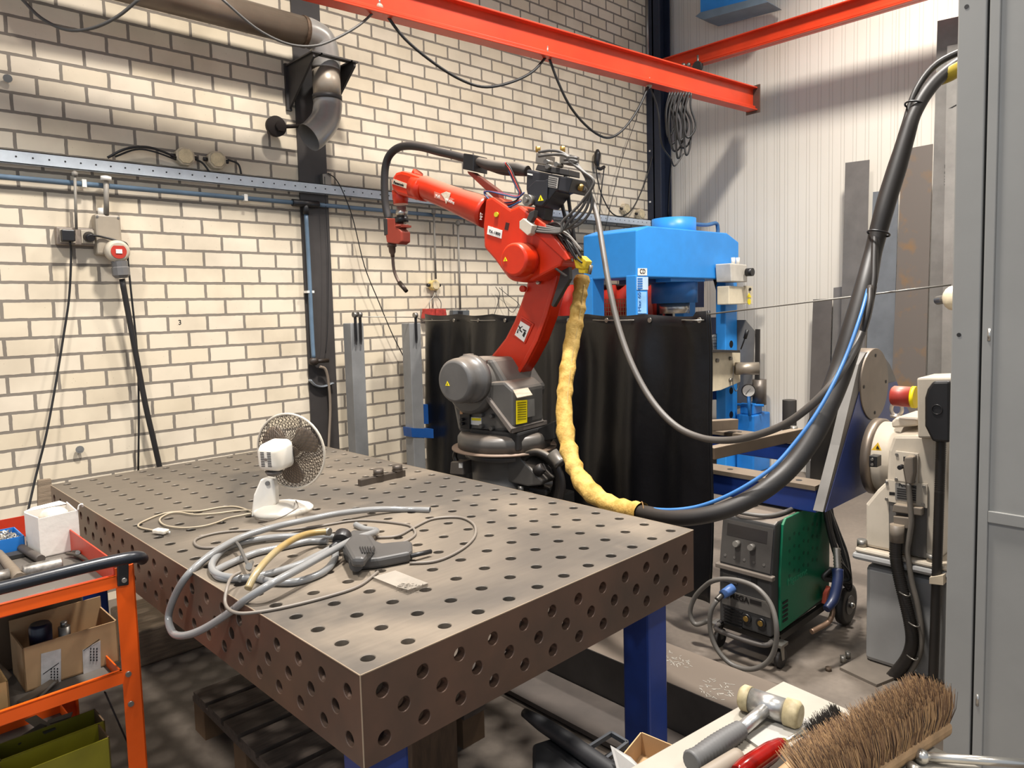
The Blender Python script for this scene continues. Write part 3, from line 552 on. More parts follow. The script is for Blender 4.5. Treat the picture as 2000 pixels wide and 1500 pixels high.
MB().tube(on([(738, 1117), (700, 1145), (640, 1165), (560, 1185), (490, 1197)], .0045)+[at(455, 1195, Z=TH+.005), at(440, 1178, Z=TH+.008), at(443, 1150, Z=TH+.03), O(452, 1128, .035), O(470, 1117, .035)], .0042, 8, 6).build('cord', cgl, t)
# grey heat tool
ht = T('heat_tool', 'grey pistol shaped power tool lying on its side on the welding table', 'power tool', O(740, 1090))
toolm = M('tool_grey', '454341', .45, var=.08)
q = [(668, 1068), (690, 1052), (722, 1055), (735, 1074), (748, 1079), (800, 1074), (806, 1078), (806, 1094), (800, 1099), (740, 1111), (695, 1115), (672, 1095)]
MB().prism([O(x, y, .002) for x, y in q], (0, 0, .03)).build('tool_body', toolm, ht, .008)
MB().prism([O(x, y+2, .03) for x, y in [(672, 1078), (690, 1056), (722, 1059), (733, 1080), (712, 1108), (688, 1108)]], (0, 0, .028)).build('motor_housing', M('tool_grey', ''), ht, .01)
c = O(696, 1102, .028); dd_ = (O(697, 1118, .0)-O(697, 1080, .0)).normalized(); MB().cyl(c-dd_*.03, c+dd_*.006, .021, .019, seg=20).build('end_cap', M('tool_grey', ''), ht)
MB().cyl(O(801, 1086, .017), O(842, 1077, .014), .0065, seg=10).build('cord_sleeve', blackp, ht)
sl = MB()
for i in range(5): sl.bar(O(703+i*5, 1068, .06), O(708+i*5, 1080, .06), .003, .003)
sl.build('vent_slots', ink, ht)
# plastic bag
t = T('plastic_bag', 'small clear zip bag with silvery bits lying right of the power tool', 'bag', O(780, 1137))
pts = [(728, 1127), (772, 1114), (836, 1139), (797, 1152), (778, 1147)]; vs = [O(x, y, .001) for x, y in pts]+[O(x, y, .009+(i % 2)*.004) for i, (x, y) in enumerate(pts)]
MB().add(vs, [(0, 1, 2, 3, 4), (5, 6, 7, 8, 9)]+[(i, (i+1) % 5, (i+1) % 5+5, i+5) for i in range(5)]).build('bag_film', M('bag_film', 'b0a89c', .15, alpha=.45), t)
bb = MB()
for i in range(60):
    a, b2 = random.random(), random.random(); x = 782+a*45-b2*8; y = 1138+a*3+b2*9; bb.box(O(x, y, .005+.008*random.random()), (.006, .002, .001), rz=random.random()*3)
bb.build('metal_bits', chrome, t)['kind'] = 'stuff'
# clamping bar
t = T('clamping_bar', 'short slotted steel clamping bar with two knurled screws lying on the table', 'clamping bar', O(745, 932))
a, b_ = O(702, 944, .012), O(789, 924, .012); dd_ = (b_-a).normalized(); sd = V((-dd_.y, dd_.x, 0))
MB().bar(a, b_, .024, .03, up=(0, 0, 1)).build('bar_body', M('bar_steel', '5b534c', .4, .6), t, .002)
MB().box(a.lerp(b_, .45)+V((0, 0, .0135)), ((b_-a).length*.5, .012, .002), (dd_, sd, TZ)).build('slot', ink, t)
for f in (.42, .85):
    p = a.lerp(b_, f)+V((0, 0, .012)); MB().cyl(p, p+V((0, 0, .006)), .016).cyl(p+V((0, 0, .006)), p+V((0, 0, .03)), .021, seg=24).cyl(p+V((0, 0, .006)), p+V((0, 0, .008)), .024).build('knurled_screw', M('bar_steel', ''), t)
# =================== ROBOT ===================
RO = at(985, 868, D=3.67); RO = V((RO.x, RO.y, 0))
e2 = V((cos(radians(190)), sin(radians(190)), 0)); e1 = V((cos(radians(280)), sin(radians(280)), 0))
def RP(b): return (RO+e2*b, e2)
def R(x, y, b=0): return at(x, y, pl=RP(b))
def RR(pts, b): return [R(x, y, b) for x, y in pts]
def pxr(p, n): return n*depth(p)/FOC      # photo pixels -> metres at that depth
rob = T('welding_robot', 'red and grey industrial welding robot arm bent forward over its grey turret behind the table', 'robot', RO)
part = lambda mb, n, m, bev=0, par=None: mb.build(n, m, par or rob, bev)
zr = R(985, 868).z
ZB = R(960, 945).z
part(MB().box((RO.x, RO.y, (ZB-.03)/2), (.5, .5, ZB-.03)), 'pedestal', M('pedestal_dark', '2f2d2b', .6), .01)
c = V((RO.x, RO.y, 0))
m = MB().lathe(c, (0, 0, 1), [(ZB-.03, .2), (ZB, .2), (ZB+.005, .165), (zr-.06, .165), (zr-.05, .2), (zr-.025, .2)], 36); part(m, 'base_drum', rgrey)
for a in (200, 250, 290, 330):
    d_ = V((cos(radians(a)), sin(radians(a)), 0)); p = c+d_*.2+V((0, 0, ZB)); f = MB().box(p, (.11, .1, .035), (d_, V((-d_.y, d_.x, 0)), TZ)); g = part(f, 'base_foot', rgrey, .012)
    MB().cyl(p+V((0, 0, .015)), p+V((0, 0, .045)), .016, seg=6).build('foot_bolt', zinc, g)
part(MB().lathe(c, (0, 0, 1), [(zr-.012, .1), (zr-.012, .265), (zr-.004, .265), (zr-.004, .1)], 48, caps=False), 'cable_guide_ring', M('ring_dusty', '86705f', .6))
part(MB().lathe(c, (0, 0, 1), [(zr, .235), (zr+.05, .235), (zr+.068, .222), (zr+.075, .2)], 40), 'turntable', rgrey)
part(MB().box(R(1000, 850, 0)+V((0, 0, 0)), (.3, .3, .09), (e1, e2, TZ)), 'turret_floor', M('turret_black', '1e1c1b', .6), .01)
# turret casting
q = [(884, 792), (894, 844), (935, 846), (996, 843), (990, 800), (1000, 765), (985, 742), (960, 700), (905, 700), (880, 740)]
part(MB().prism(RR(q, .13), e2*-.30), 'turret_casting', rgrey, .02)
# J1 cover : wedge box whose end face (labels) looks along e1
q = [(929, 748), (985, 745), (1003, 762), (1003, 836), (995, 842), (968, 812)]
cv = part(MB().prism(RR(q, .175), e2*-.25), 'drive_cover', rgrey, .022)
fl_ = MB(); q1 = RR([(925, 750), (931, 747), (1000, 838), (995, 846)], .19); fl_.prism(q1, e2*-.27); part(fl_, 'cover_flange', M('flange_grey', '6a625b', .5), .004)
bz = MB(); p0 = R(998, 842, .18); bz.bar(p0, p0-e2*.29, .02, .022); part(bz, 'cover_flange', M('flange_grey', ''), .003)
EF = RR([(1003, 765), (1003, 836)], .175); pe = (EF[0]+e1*.002, e1)
def end(pts): return [at(x, y, pl=pe) for x, y in pts]
st = MB().prism(end([(1008, 783), (1029, 781), (1029, 825), (1008, 829)]), e1*.002).build('yellow_label', yellow, cv)
tx = MB()
for i in range(8): tx.prism(end([(1010, 786+i*4.6), (1027, 784.5+i*4.6), (1027, 786+i*4.6), (1010, 787.5+i*4.6)]), e1*.003)
tx.build('label_print', M('label_ink', '6e6410', .6), st)
MB().prism(end([(1030, 781), (1043, 779), (1044, 812), (1030, 815)]), e1*.002).build('rating_plate', M('plate_grey', '77746f', .4), cv)
tp = R(1003, 760, .1); MB().prism([at(x, y, Z=tp.z+.012) for x, y in ((1002, 763), (1031, 758), (1040, 772), (1010, 778))], (0, 0, .003)).build('worn_white_label', M('worn_label', 'bdb09c', .6, var=.3, scale=60, h2='8d8273'), cv)
for x, y in ((945, 783), (962, 800), (945, 812), (962, 825)):
    pass
for x, y in ((943, 810), (963, 812), (943, 832), (963, 836)):
    p = R(x, y, .13); part(MB().cyl(p-e2*.005, p+e2*.022, pxr(p, 5), seg=6), 'hex_stop_boss', rgrey, .003)
sp = MB().prism(RR([(897, 796), (917, 798), (917, 838), (899, 836)], .145), e2*-.016); g = part(sp, 'brake_switch_panel', blackp, .002)
MB().prism(RR([(898, 801), (903, 801), (903, 809), (898, 809)], .15), e2*-.006).build('terminal_block', M('terminal_tan', 'b58a62', .5), g)
for x, y in ((905, 819), (905, 827)):
    p = R(x, y, .145); MB().cyl(p, p+e2*.02, .008, seg=10).build('toggle', blackp, g)
st = part(MB().prism(RR([(920, 815), (940, 816), (940, 831), (920, 829)], .134), e2*-.004), 'warning_label', stickw)
MB().prism(RR([(921, 816), (939, 817), (939, 822), (921, 821)], .1355), e2*-.002).build('yellow_band', yellow, st)
eb = R(925, 762, .14)
for (x, y) in ((922, 758), (996, 738)):
    b_ = .215 if x < 950 else .0; p = R(x, y+6, b_); part(MB().cyl(p-V((0, 0, .055)), p+V((0, 0, .012)), .022, seg=14), 'lifting_boss', rgrey)
    p2 = R(x, y, b_)+V((0, 0, .02)); MB().tube([p2+e1*(.016*cos(t))+V((0, 0, .026*sin(t))) for t in [2*pi*i/16 for i in range(16)]], .0055, 8, 1, closed=True).build('lifting_eye', chrome, rob)
# shoulder housing + motor
p = R(906, 752, .26)
ax_ = e2
hs = MB().lathe(R(915, 755, .18), -e2, [(-.015, .12), (0, .138), (.12, .142), (.3, .13), (.34, .1)], 40); part(hs, 'shoulder_housing', rgrey)
mc_ = R(886, 745, .33); part(MB().lathe(mc_, -e2, [(0, .088), (.002, .092), (.006, .099), (.014, .104), (.03, .107), (.034, .108), (.1, .11), (.101, .117), (.14, .117)], 48), 'shoulder_motor_cap', M('motor_cap_grey', '5a5856', .35, dust=.4))
def warn(c, n, upv, s, parent):
    x = upv.cross(n).normalized(); g = MB().prism([c+upv*s, c-upv*s*.6-x*s*.95, c-upv*s*.6+x*s*.95], n*.0015).build('warning_triangle', yellow, parent)
    MB().prism([c+upv*s*.5+n*.001, c-upv*s*.35-x*s*.18+n*.001, c-upv*s*.35+x*s*.18+n*.001], n*.0015).build('triangle_symbol', ink, g); return g
warn(R(874, 750, .332), e2, TZ, .014, rob)
part(MB().box(R(940, 728, .1), (.15, .16, .09), (e1, e2, TZ)), 'shoulder_top_block', rgrey, .012)
part(MB().box(R(915, 700, .1), (.035, .05, .045), (e1, e2, TZ)), 'top_lug', rgrey, .004)
part(MB().box(R(948, 707, .16), (.02, .02, .02), (e1, e2, TZ)), 'grease_cap', chrome, .004)
# lower arm
q = [(957, 696), (972, 678), (986, 660), (1003, 627), (1016, 592), (1026, 562), (1031, 541), (1034, 515), (1095, 512), (1092, 535), (1084, 569), (1070, 618), (1052, 667), (1030, 709), (1006, 746), (985, 738), (968, 715)]
arm = part(MB().prism(RR(q, -.03), e2*-.10), 'lower_arm', red, .014)
edge = MB()
q = [(1095, 512), (1092, 535), (1084, 569), (1070, 618), (1052, 667), (1030, 709), (1006, 746)]
P1 = RR(q, -.03); P2 = RR([(x-7, y-3) for x, y in q], -.03)
edge.prism(P1+P2[::-1], e2*.012); part(edge, 'arm_rim', red, .004)
q = [(1018, 617), (1043, 633), (1025, 672), (1000, 655)]
pan = part(MB().prism(RR(q, -.024), e2*-.008), 'access_panel', red, .003)
q = [(1020, 622), (1036, 632), (1022, 671), (1003, 656)]; q = [(1019, 622), (1037, 633), (1023, 668), (1005, 654)]
lb = MB().prism(RR(q, -.0215), e2*-.002).build('warning_placard', stickw, pan)
MB().prism(RR([(1019, 622), (1037, 633), (1035, 638), (1017, 627)], -.0205), e2*-.002).build('red_header', M('placard_red', 'a8281c', .5), lb)
fg = MB(); B_ = -.0200
for q in ([(1012, 636), (1014, 636), (1017, 643), (1015, 644)], [(1014, 640), (1020, 637), (1021, 638), (1015, 642)], [(1015, 643), (1020, 648), (1019, 650), (1014, 645)], [(1013, 643), (1011, 651), (1009, 650), (1012, 642)], [(1021, 642), (1028, 646), (1027, 648), (1021, 645)], [(1024, 647), (1027, 650), (1023, 659), (1020, 655)]): fg.prism(RR(q, B_), e2*-.002)
fg.build('falling_man_pictogram', ink, lb)
# elbow block
q = [(948, 388), (962, 384), (997, 408), (1015, 400), (1045, 425), (1060, 440), (1100, 492), (1106, 503), (1098, 508), (1094, 520), (1040, 548), (1012, 549), (985, 535), (966, 508), (945, 484), (943, 440)]
el = part(MB().prism(RR(q, .10), e2*-.16), 'elbow_casting', red, .016)
q = [(1045, 425), (1062, 437), (1104, 492), (1112, 506), (1104, 510), (1040, 452)]
part(MB().prism(RR(q, .11), e2*-.02), 'cable_bracket_arm', red, .004)
p = R(1012, 512, .13); part(MB().lathe(p, -e2, [(-.01, .075), (.0, .09), (.1, .095)], 36), 'elbow_ring', red)
p = R(1002, 507, .2); g = part(MB().lathe(p, -e2, [(0, .064), (.001, .067), (.004, .072), (.01, .076), (.014, .077), (.06, .08), (.09, .081)], 36), 'elbow_motor_cap', red)
warn(R(987, 507, .202), e2, TZ, .012, g)
p = R(970, 419, .102); part(MB().cyl(p-e2*.004, p+e2*.006, .012, seg=16), 'yellow_button', M('button_yellow', 'c9b81e', .4))
def RL(s, size, x, y, x2, y2, b, mat, par, name='lettering', align='LEFT', bold=0):
    o_ = R(x, y, b); X2 = R(x2, y2, b)-o_; return text(s, size, o_, X2, TZ, mat, par, name, align=align, bold=bold)
def RPlate(q, b, mat, name='label_plate', par=None): return part(MB().prism(RR(q, b), e2*-.004), name, mat, 0, par)
pl_ = RPlate([(953, 441), (981, 450), (979, 466), (951, 457)], .1035, stickw)
RL('TA-1800', .0205, 954, 453.5, 979, 461.5, .1045, ink, pl_)
part(MB().prism(RR([(988, 434), (995, 436), (992, 450), (985, 448)], .101), e2*-.004), 'dark_slot', M('slot_dark', '3a0f08', .7))
# forearm
fa, fbk = R(828, 366, .02), R(946, 413, .02)
fo = MB().lathe(fa, fbk-fa, [(-.012, .058), (0, .063), (.06, .06), (.2, .063), ((fbk-fa).length, .078), ((fbk-fa).length+.03, .078)], 36); fore = part(fo, 'forearm_tube', M('dusty_red_paint', 'b8290c', .35, var=.12, dust=.95, dustc='8c7360'))
pl_ = RPlate([(848, 374), (893, 391), (892, 401), (848, 386)], .0875, M('worn_red_sticker', 'cf8a78', .5, h2='d3604a'), 'sponsor_sticker', fore)
RL('Valk', .02, 850, 384, 868, 391, .089, stickw, pl_); RL('Welding', .018, 870, 392, 893, 400, .089, stickw, pl_)
q = [(861, 378), (871, 374), (880, 377), (877, 386), (871, 398), (868, 388)]; RPlate(q, .0885, M('worn_white', 'd8c5ad', .6, var=.2, scale=60), 'bird_emblem', pl_)
RL('HIT', .022, 941, 430, 944, 410, .1, stickw, fore, 'side_lettering')
# wrist
fd = (fbk-fa).normalized()
q = [(766, 345), (772, 336), (783, 333), (796, 336), (820, 345), (828, 357), (827, 377), (820, 388), (808, 390), (775, 380), (765, 370), (762, 358)]
wr = part(MB().prism(RR(q, .062), e2*-.115), 'wrist_housing', red, .018)
part(MB().cyl(R(812, 366, .02)-fd*.005, R(833, 370, .02), .064, seg=30), 'wrist_collar', red)
p = R(812, 345, .0); part(MB().cyl(p, p+V((0, 0, .03))+fd*.02, .03, seg=20), 'wrist_hump', red)
pl_ = RPlate([(768, 349), (801, 361), (799, 370), (766, 359)], .0645, M('badge_cream', 'cbb9a2', .5), 'maker_badge', wr)
RL('Panasonic', .0205, 768, 358, 797, 367.2, .0655, ink, pl_, bold=.0006)
p1, p2 = R(781, 372, .0), R(783, 402, .0); dn = (p2-p1).normalized()
part(MB().lathe(p1, dn, [(0, .043), (.05, .043), (.055, .04), (.075, .04)], 28), 'wrist_lower_joint', red)
p3 = R(784, 404, .0); part(MB().lathe(p3, dn, [(0, .028), (.02, .028), (.022, .034), (.045, .034), (.047, .028), (.06, .028)], 28), 'tool_coupling', chrome)
p4 = R(784, 424, .0); part(MB().cyl(p4, p4+dn*.03, .037, seg=28), 'shock_sensor', blackp)
p5 = R(785, 440, .0); part(MB().cyl(p5, p5+dn*.012, .038, seg=28).prism(RR([(768, 436), (788, 439), (788, 443), (768, 447)], .03), e2*-.06), 'torch_bracket', M('bracket_dusty_red', '9c3a28', .5, dust=.5))
q = [(751, 426), (771, 426), (772, 441), (784, 452), (784, 472), (777, 477), (755, 474), (752, 455)]
tb_ = part(MB().prism(RR(q, .035), e2*-.07), 'torch_block', M('bracket_dusty_red', '', ), .006)
MB().prism(RR([(748, 426), (756, 427), (757, 458), (750, 460)], .037), e2*-.06).build('block_side_plate', dgrey, tb_, .003)
p6, p7 = R(765, 475, 0), R(767, 502, 0)
torch = part(MB().lathe(p6, p7-p6, [(0, .026), (.02, .026), (.022, .02), (.05, .018), (.06, .012), ((p7-p6).length, .011)], 20), 'torch_body', M('torch_brown', '5d4c42', .4, .4))
MB().tube(RR([(767, 500), (768, 517), (771, 533), (778, 549), (787, 561)], 0), .0085, 12).build('swan_neck', M('torch_brown', ''), torch)
MB().cyl(R(780, 552, 0), R(794, 569, 0), .0135, .011).build('gas_nozzle', M('nozzle_dark', '3f342d', .4, .5), torch)
# hose over the wrist
part(MB().tube(RR([(759, 430), (753, 400), (751, 360), (753, 325), (761, 303), (777, 289), (797, 285), (825, 288), (855, 296), (885, 303), (915, 311), (940, 318), (962, 327), (985, 334), (1010, 335), (1034, 336)], 0), .021, 16, 6), 'torch_hose', blackr)
part(MB().tube(RR([(934, 315), (955, 322), (985, 326), (1010, 328), (1030, 334)], .035), .026, 12, 6, rads=[.02, .028, .024, .029, .025]), 'hose_wrap', M('cloth_wrap_dark', '3b3530', .7, dust=.4))
hb = part(MB().prism(RR([(905, 299), (925, 302), (925, 335), (903, 330)], .055), e2*-.11), 'hose_clamp_block', blackp, .004)
part(MB().prism(RR([(912, 334), (922, 336), (972, 372), (975, 388), (962, 384), (914, 339)], .02), e2*-.045), 'clamp_arm', M('bracket_dusty_red', ''), .003)
# wire feeder
q = [(1028, 330), (1082, 341), (1118, 348), (1110, 376), (1090, 372), (1084, 374), (1066, 398), (1060, 405), (1042, 402), (1032, 390), (1027, 370)]
wf = part(MB().prism(RR(q, .09), e2*-.14), 'wire_feeder', M('feeder_black', '26262a', .4), .008)
MB().prism(RR([(1094, 345), (1118, 348), (1110, 376), (1090, 372)], .1), e2*-.17).build('feeder_end_box', M('feeder_black', ''), wf, .004)
MB().prism(RR([(1028, 368), (1046, 352), (1063, 352), (1070, 349), (1068, 390), (1058, 402), (1042, 400), (1032, 388)], .1), e2*-.02).build('feeder_cover', M('feeder_black', ''), wf, .004)
pl_ = MB().prism(RR([(1072, 343), (1091, 347), (1088, 368), (1069, 365)], .0955), e2*-.004).build('rating_plate', M('plate_light', 'b4aea5', .4), wf)
tx = MB()
for i in range(5): tx.prism(RR([(1072-i*.5, 346+i*4), (1088-i*.5, 349+i*4), (1088-i*.5, 350.3+i*4), (1072-i*.5, 347.3+i*4)], .097), e2*-.002)
tx.build('plate_print', ink, pl_)
warn(R(1056, 388, .1015), e2, TZ, .016, wf)
MB().prism(RR([(1030, 338), (1040, 340), (1040, 343), (1030, 341)], .093), e2*-.003).build('small_label', stickw, wf)
p = R(1036, 392, .1); MB().cyl(p, p+e2*.03, .026, seg=20).cyl(p+e2*.03, p+e2*.045, .012, seg=8).build('spool_adjuster', zinc, wf)
fm = M('feeder_metal', '77726b', .45, .5, dust=.3)
for x in (1047, 1095):
    k = MB().prism(RR([(x, 297), (x+19, 301), (x+18, 322), (x-2, 319)], .06), e2*-.08).build('valve_block', fm, wf, .004)
    p = R(x+4, 297, .03); MB().cyl(p, p+V((0, 0, .025)), .012, seg=8).build('hose_fitting', brass, k)
MB().prism(RR([(1050, 320), (1110, 331), (1110, 343), (1045, 332)], .07), e2*-.1).build('drive_roll_frame', dgrey, wf, .003)
for x, y in ((1070, 317), (1073, 326), (1090, 322)):
    p = R(x, y, .07); MB().cyl(p-e2*.03, p+e2*.02, .011, seg=12).build('tension_knob', zinc, wf)
p = R(1118, 362, .02); q_ = R(1140, 368, .02); MB().lathe(p, q_-p, [(0, .02), (.02, .02), (.022, .015), (.05, .017), (.06, .012)], 12).build('cable_gland', brass, wf)
part(MB().prism(RR([(1045, 400), (1066, 400), (1062, 430), (1040, 428)], .05), e2*-.07), 'feeder_mount', dgrey, .004)
# air valve manifold (white block) and small hoses
mf = part(MB().prism(RR([(1014, 432), (1022, 426), (1040, 440), (1036, 456), (1030, 460), (1014, 446)], .16), e2*-.04), 'valve_manifold', M('manifold_cream', 'beb5a4', .5), .003)
MB().prism(RR([(1034, 414), (1044, 410), (1042, 424), (1030, 442), (1024, 438)], .15), e2*-.03).build('solenoid', dgrey, mf, .003)
for i in range(4):
    s = i*5
    x0_, y0_ = (1052, 297+i*8) if i < 2 else (1102, 312+(i-2)*7)
    part(MB().tube(RR([(x0_, y0_), (x0_+25, y0_-3), (1100+i*4, 299+i*5), (1128+i*3, 322+i*4), (1148+i*4, 356), (1156-i*6, 392), (1150-i*10, 418-i*2), (1128-i*10, 440-i*2), (1096, 447+i*2), (1068, 442+i*4), (1040, 436+i*5)], .10+.008*i), .0065, 8, 6), 'gas_hose', cableg if i % 2 else M('grey_hose_dark', '4a4744', .5))
for i, q in enumerate(([(1096, 330), (1105, 345), (1112, 400), (1118, 440), (1122, 470)], [(1095, 375), (1098, 400), (1108, 440), (1118, 470)])): part(MB().tube(RR(q, -.05), .009, 8), 'black_hose', blackr)
cw = [('2b3f66', .02), ('b5342a', .03), ('1a1a1a', .04)]
for i, (h, b) in enumerate(cw): part(MB().tube(RR([(985+i*2, 318), (992+i*3, 330), (1000+i*3, 348), (1008+i*3, 365), (1014+i*2, 378), (1010, 390), (1000, 396)], b+.03), .004, 6), 'control_wire', M('wire_'+h, h, .5))
for i in range(4): part(MB().tube(RR([(1018, 390+i), (990, 396+i*3), (962, 388+i*2), (946, 375+i), (955, 374), (985, 378+i), (1010, 383+i), (1024, 376)], .06+.01*i), .004, 6), 'coiled_wire', M('wire_'+cw[i % 3][0], cw[i % 3][0]))
random.seed(3)
for i in range(26):
    x0, y0 = 1052+random.random()*30, 436+random.random()*20; x2, y2 = 1118+random.random()*22, 488+random.random()*26
    pts = [(x0, y0), (x0+22+random.uniform(-6, 8), y0+10+random.uniform(-10, 12)), (x2-18+random.uniform(-12, 8), y2-22+random.uniform(-10, 10)), (x2, y2)]
    part(MB().tube(RR(pts, random.uniform(0, .09)), random.uniform(.002, .0065), 5, 5), 'loose_wire', (cableb, cableg, dgrey, blackr, M('wire_grey_light', 'a39c92', .5))[i % 5])
part(MB().tube(RR([(1010, 470), (1040, 490), (1080, 520), (1100, 535), (1108, 540)], .09), .006, 8), 'steel_link', dgrey)
part(MB().prism(RR([(1098, 512), (1110, 508), (1112, 545), (1080, 600), (1076, 596), (1092, 545)], .02), e2*-.03), 'rear_strut', dgrey, .003)
part(MB().prism(RR([(1058, 512), (1076, 512), (1077, 524), (1057, 526)], -.005), e2*-.05), 'connector_block', M('connector_grey', '9a958d', .5), .003)
for x, y, r_ in ((1048, 543, .017), (1054, 552, .009), (1024, 564, .016)):
    p = R(x, y, -.02); part(MB().cyl(p, p+e2*.02, r_, seg=14), 'arm_boss', chrome if x > 1030 else red)
yc = part(MB().prism(RR([(1120, 505), (1134, 499), (1146, 510), (1142, 526), (1124, 524)], .06), e2*-.05), 'yellow_connector', M('connector_yellow', 'd6b51f', .5, var=.2, scale=60), .004)
MB().prism(RR([(1129, 524), (1143, 526), (1142, 534), (1130, 533)], .055), e2*-.04).build('connector_collar', M('connector_yellow', ''), yc, .003)
p = R(1150, 535, .02); part(MB().cyl(p, R(1154, 518, .02), .011, seg=8), 'brass_fitting', zinc)
# base connectors and cable loops
cb_ = part(MB().prism(RR([(985, 888), (1008, 886), (1060, 940), (1056, 948), (1030, 950), (985, 940)], .12), e2*-.17), 'connector_box', rgrey, .008)
part(MB().prism(RR([(1000, 852), (1045, 840), (1082, 822), (1083, 858), (1040, 866), (1000, 868)], -.02), e2*-.12), 'junction_cover', M('turret_black', ''), .006)
lp = M('corrugated_black', '26221f', .5, dust=.4)
for i in range(5):
    part(MB().tube(RR([(1022-i*2, 900+i*3), (1030, 888-i+i*2), (1050, 883+i*2), (1072-i, 893+i*2), (1090-i*2, 915), (1098-i*3, 945), (1094-i*4, 975), (1080-i*3, 1010)], .1-.035*i), .017, 10, 6), 'base_cable_loop', lp)
p, q_ = R(1078, 885, .1), R(1100, 912, .1); cc = part(MB().lathe(p, q_-p, [(0, .03), (.05, .03), (.055, .033), (.07, .033)], 18), 'round_connector', M('connector_metal', '7b766f', .4, .6))
p, q_ = R(1048, 922, .11), R(1066, 908, .11); part(MB().lathe(p, q_-p, [(0, .026), (.03, .026), (.05, .02)], 14), 'round_connector', blackr)
lc = part(MB().prism(RR([(880, 902), (904, 902), (905, 928), (878, 926)], .17), e2*-.07), 'left_connector', M('connector_dusty', '5c554e', .5, dust=.5), .005)
MB().prism(RR([(896, 905), (903, 905), (903, 914), (896, 914)], .173), e2*-.004).build('tiny_label', stickw, lc)
part(MB().tube(RR([(892, 902), (888, 890), (893, 880), (905, 882)], .14), .012, 8), 'left_cable', lp)
# ---------- yellow sleeve and hoses to the upper right ----------
SL = lambda pts: [at(x, y, D=d) for x, y, d in pts]
ys = T('yellow_cable_sleeve', 'yellow leather protective sleeve hanging from the robot elbow down to the table corner', 'sleeve', at(1255, 1000, D=2.5))
P_ = SL([(1137, 540, 3.5), (1133, 575, 3.48), (1128, 610, 3.45), (1118, 660, 3.4), (1108, 720, 3.32), (1101, 780, 3.25), (1102, 830, 3.18), (1110, 880, 3.1), (1125, 925, 3.0), (1150, 960, 2.9), (1185, 984, 2.8), (1225, 995, 2.7), (1253, 1000, 2.62)])
n_ = len(P_); ymat = M('yellow_leather', 'a9812f', .75, var=.22, scale=18, bump=1, bs=22, h2='bf9d55')
PP = []; RRd = []
for i in range(n_-1):
    for k in range(4):
        t = k/4; PP.append(P_[i].lerp(P_[i+1], t)); RRd.append(.037+.0045*sin(i*2.1+k*1.7)+random.uniform(-.003, .003))
PP.append(P_[-1]); RRd.append(.037)
# smooth centre line
for _ in range(6): PP = [PP[0]]+[(PP[i-1]+PP[i]*2+PP[i+1])/4 for i in range(1, len(PP)-1)]+[PP[-1]]
MB().tube(PP, .037, 20, 3, rads=RRd, flat=.85, caps=False).build('sleeve_leather', ymat, ys)
sm_ = MB().tube([p-FW*.034+RT*.012 for p in PP[2:-1]], .0022, 5, 2).build('seam', M('seam_tan', 'a98f58', .7), ys)
MB().tube([P_[-1]+RT*.002+(V((0, 0, 1))*cos(t)+FW.cross(V((0, 0, 1)))*0+FW*sin(t))*.037 for t in [2*pi*i/20 for i in range(20)]], .0022, 6, 1, closed=True).build('end_hem', M('hem_brown', '6e5026', .7), ys)
bh = T('black_hose_package', 'thick black hose bundle rising from the table corner to behind the grey cabinet', 'hose bundle', at(1700, 560, D=2.6))
main = SL([(1225, 997, 2.7), (1262, 1003, 2.6), (1300, 1010, 2.52), (1345, 1011, 2.45), (1400, 1001, 2.4), (1450, 982, 2.38), (1500, 952, 2.38), (1545, 912, 2.4), (1583, 860, 2.42), (1612, 800, 2.45), (1640, 730, 2.5), (1665, 650, 2.52), (1690, 560, 2.55), (1706, 490, 2.6), (1727, 410, 2.6), (1752, 330, 2.6), (1770, 270, 2.6), (1785, 225, 2.6), (1812, 178, 2.6), (1850, 140, 2.6), (1920, 95, 2.6)])
MB().tube(main, .03, 16, 5, rads=[.028, .028, .028, .028, .028, .029, .03, .031, .034, .038, .04, .04, .036, .03, .033, .032, .028, .024, .024, .022, .022]).build('main_hose', M('hose_sheath', '221e1b', .5, var=.2, dust=.2, dustc='4f453c'), bh)
MB().tube(SL([(1608, 800, 2.5), (1650, 720, 2.52), (1685, 640, 2.5), (1705, 560, 2.52), (1708, 500, 2.56), (1712, 420, 2.62), (1735, 340, 2.63), (1752, 290, 2.64), (1768, 240, 2.64), (1790, 175, 2.64), (1830, 125, 2.64), (1900, 90, 2.64)]), .012, 10, 5).build('second_hose', M('hose_sheath', ''), bh)
MB().tube(SL([(1500, 935, 2.55), (1560, 870, 2.55), (1610, 800, 2.54), (1650, 735, 2.5), (1680, 660, 2.46), (1697, 600, 2.46), (1700, 560, 2.5)]), .011, 10, 5).build('third_hose', M('hose_sheath', ''), bh)
for x, y, d, r_ in ((1716, 456, 2.58, .037), (1787, 205, 2.61, .033)):
    p = at(x, y, D=d); q_ = at(x+8, y-30, D=d); t_ = (q_-p).normalized(); X2, Y2, _ = basis(t_)
    MB().tube([p+X2*(r_*cos(a))+Y2*(r_*sin(a)) for a in [2*pi*i/20 for i in range(20)]], .0035, 6, 1, closed=True).build('cable_tie', blackp, bh)
g = MB().tube(SL([(1835, 153, 2.62), (1855, 143, 2.6), (1885, 125, 2.6)]), .028, 14, rads=[.026, .029, .029]).build('olive_sleeve', M('olive_sleeve', 'a08a18', .5), bh)
bl = T('blue_air_hose', 'blue air hose running alongside the thick black hose bundle', 'hose', at(1450, 960, D=2.45))
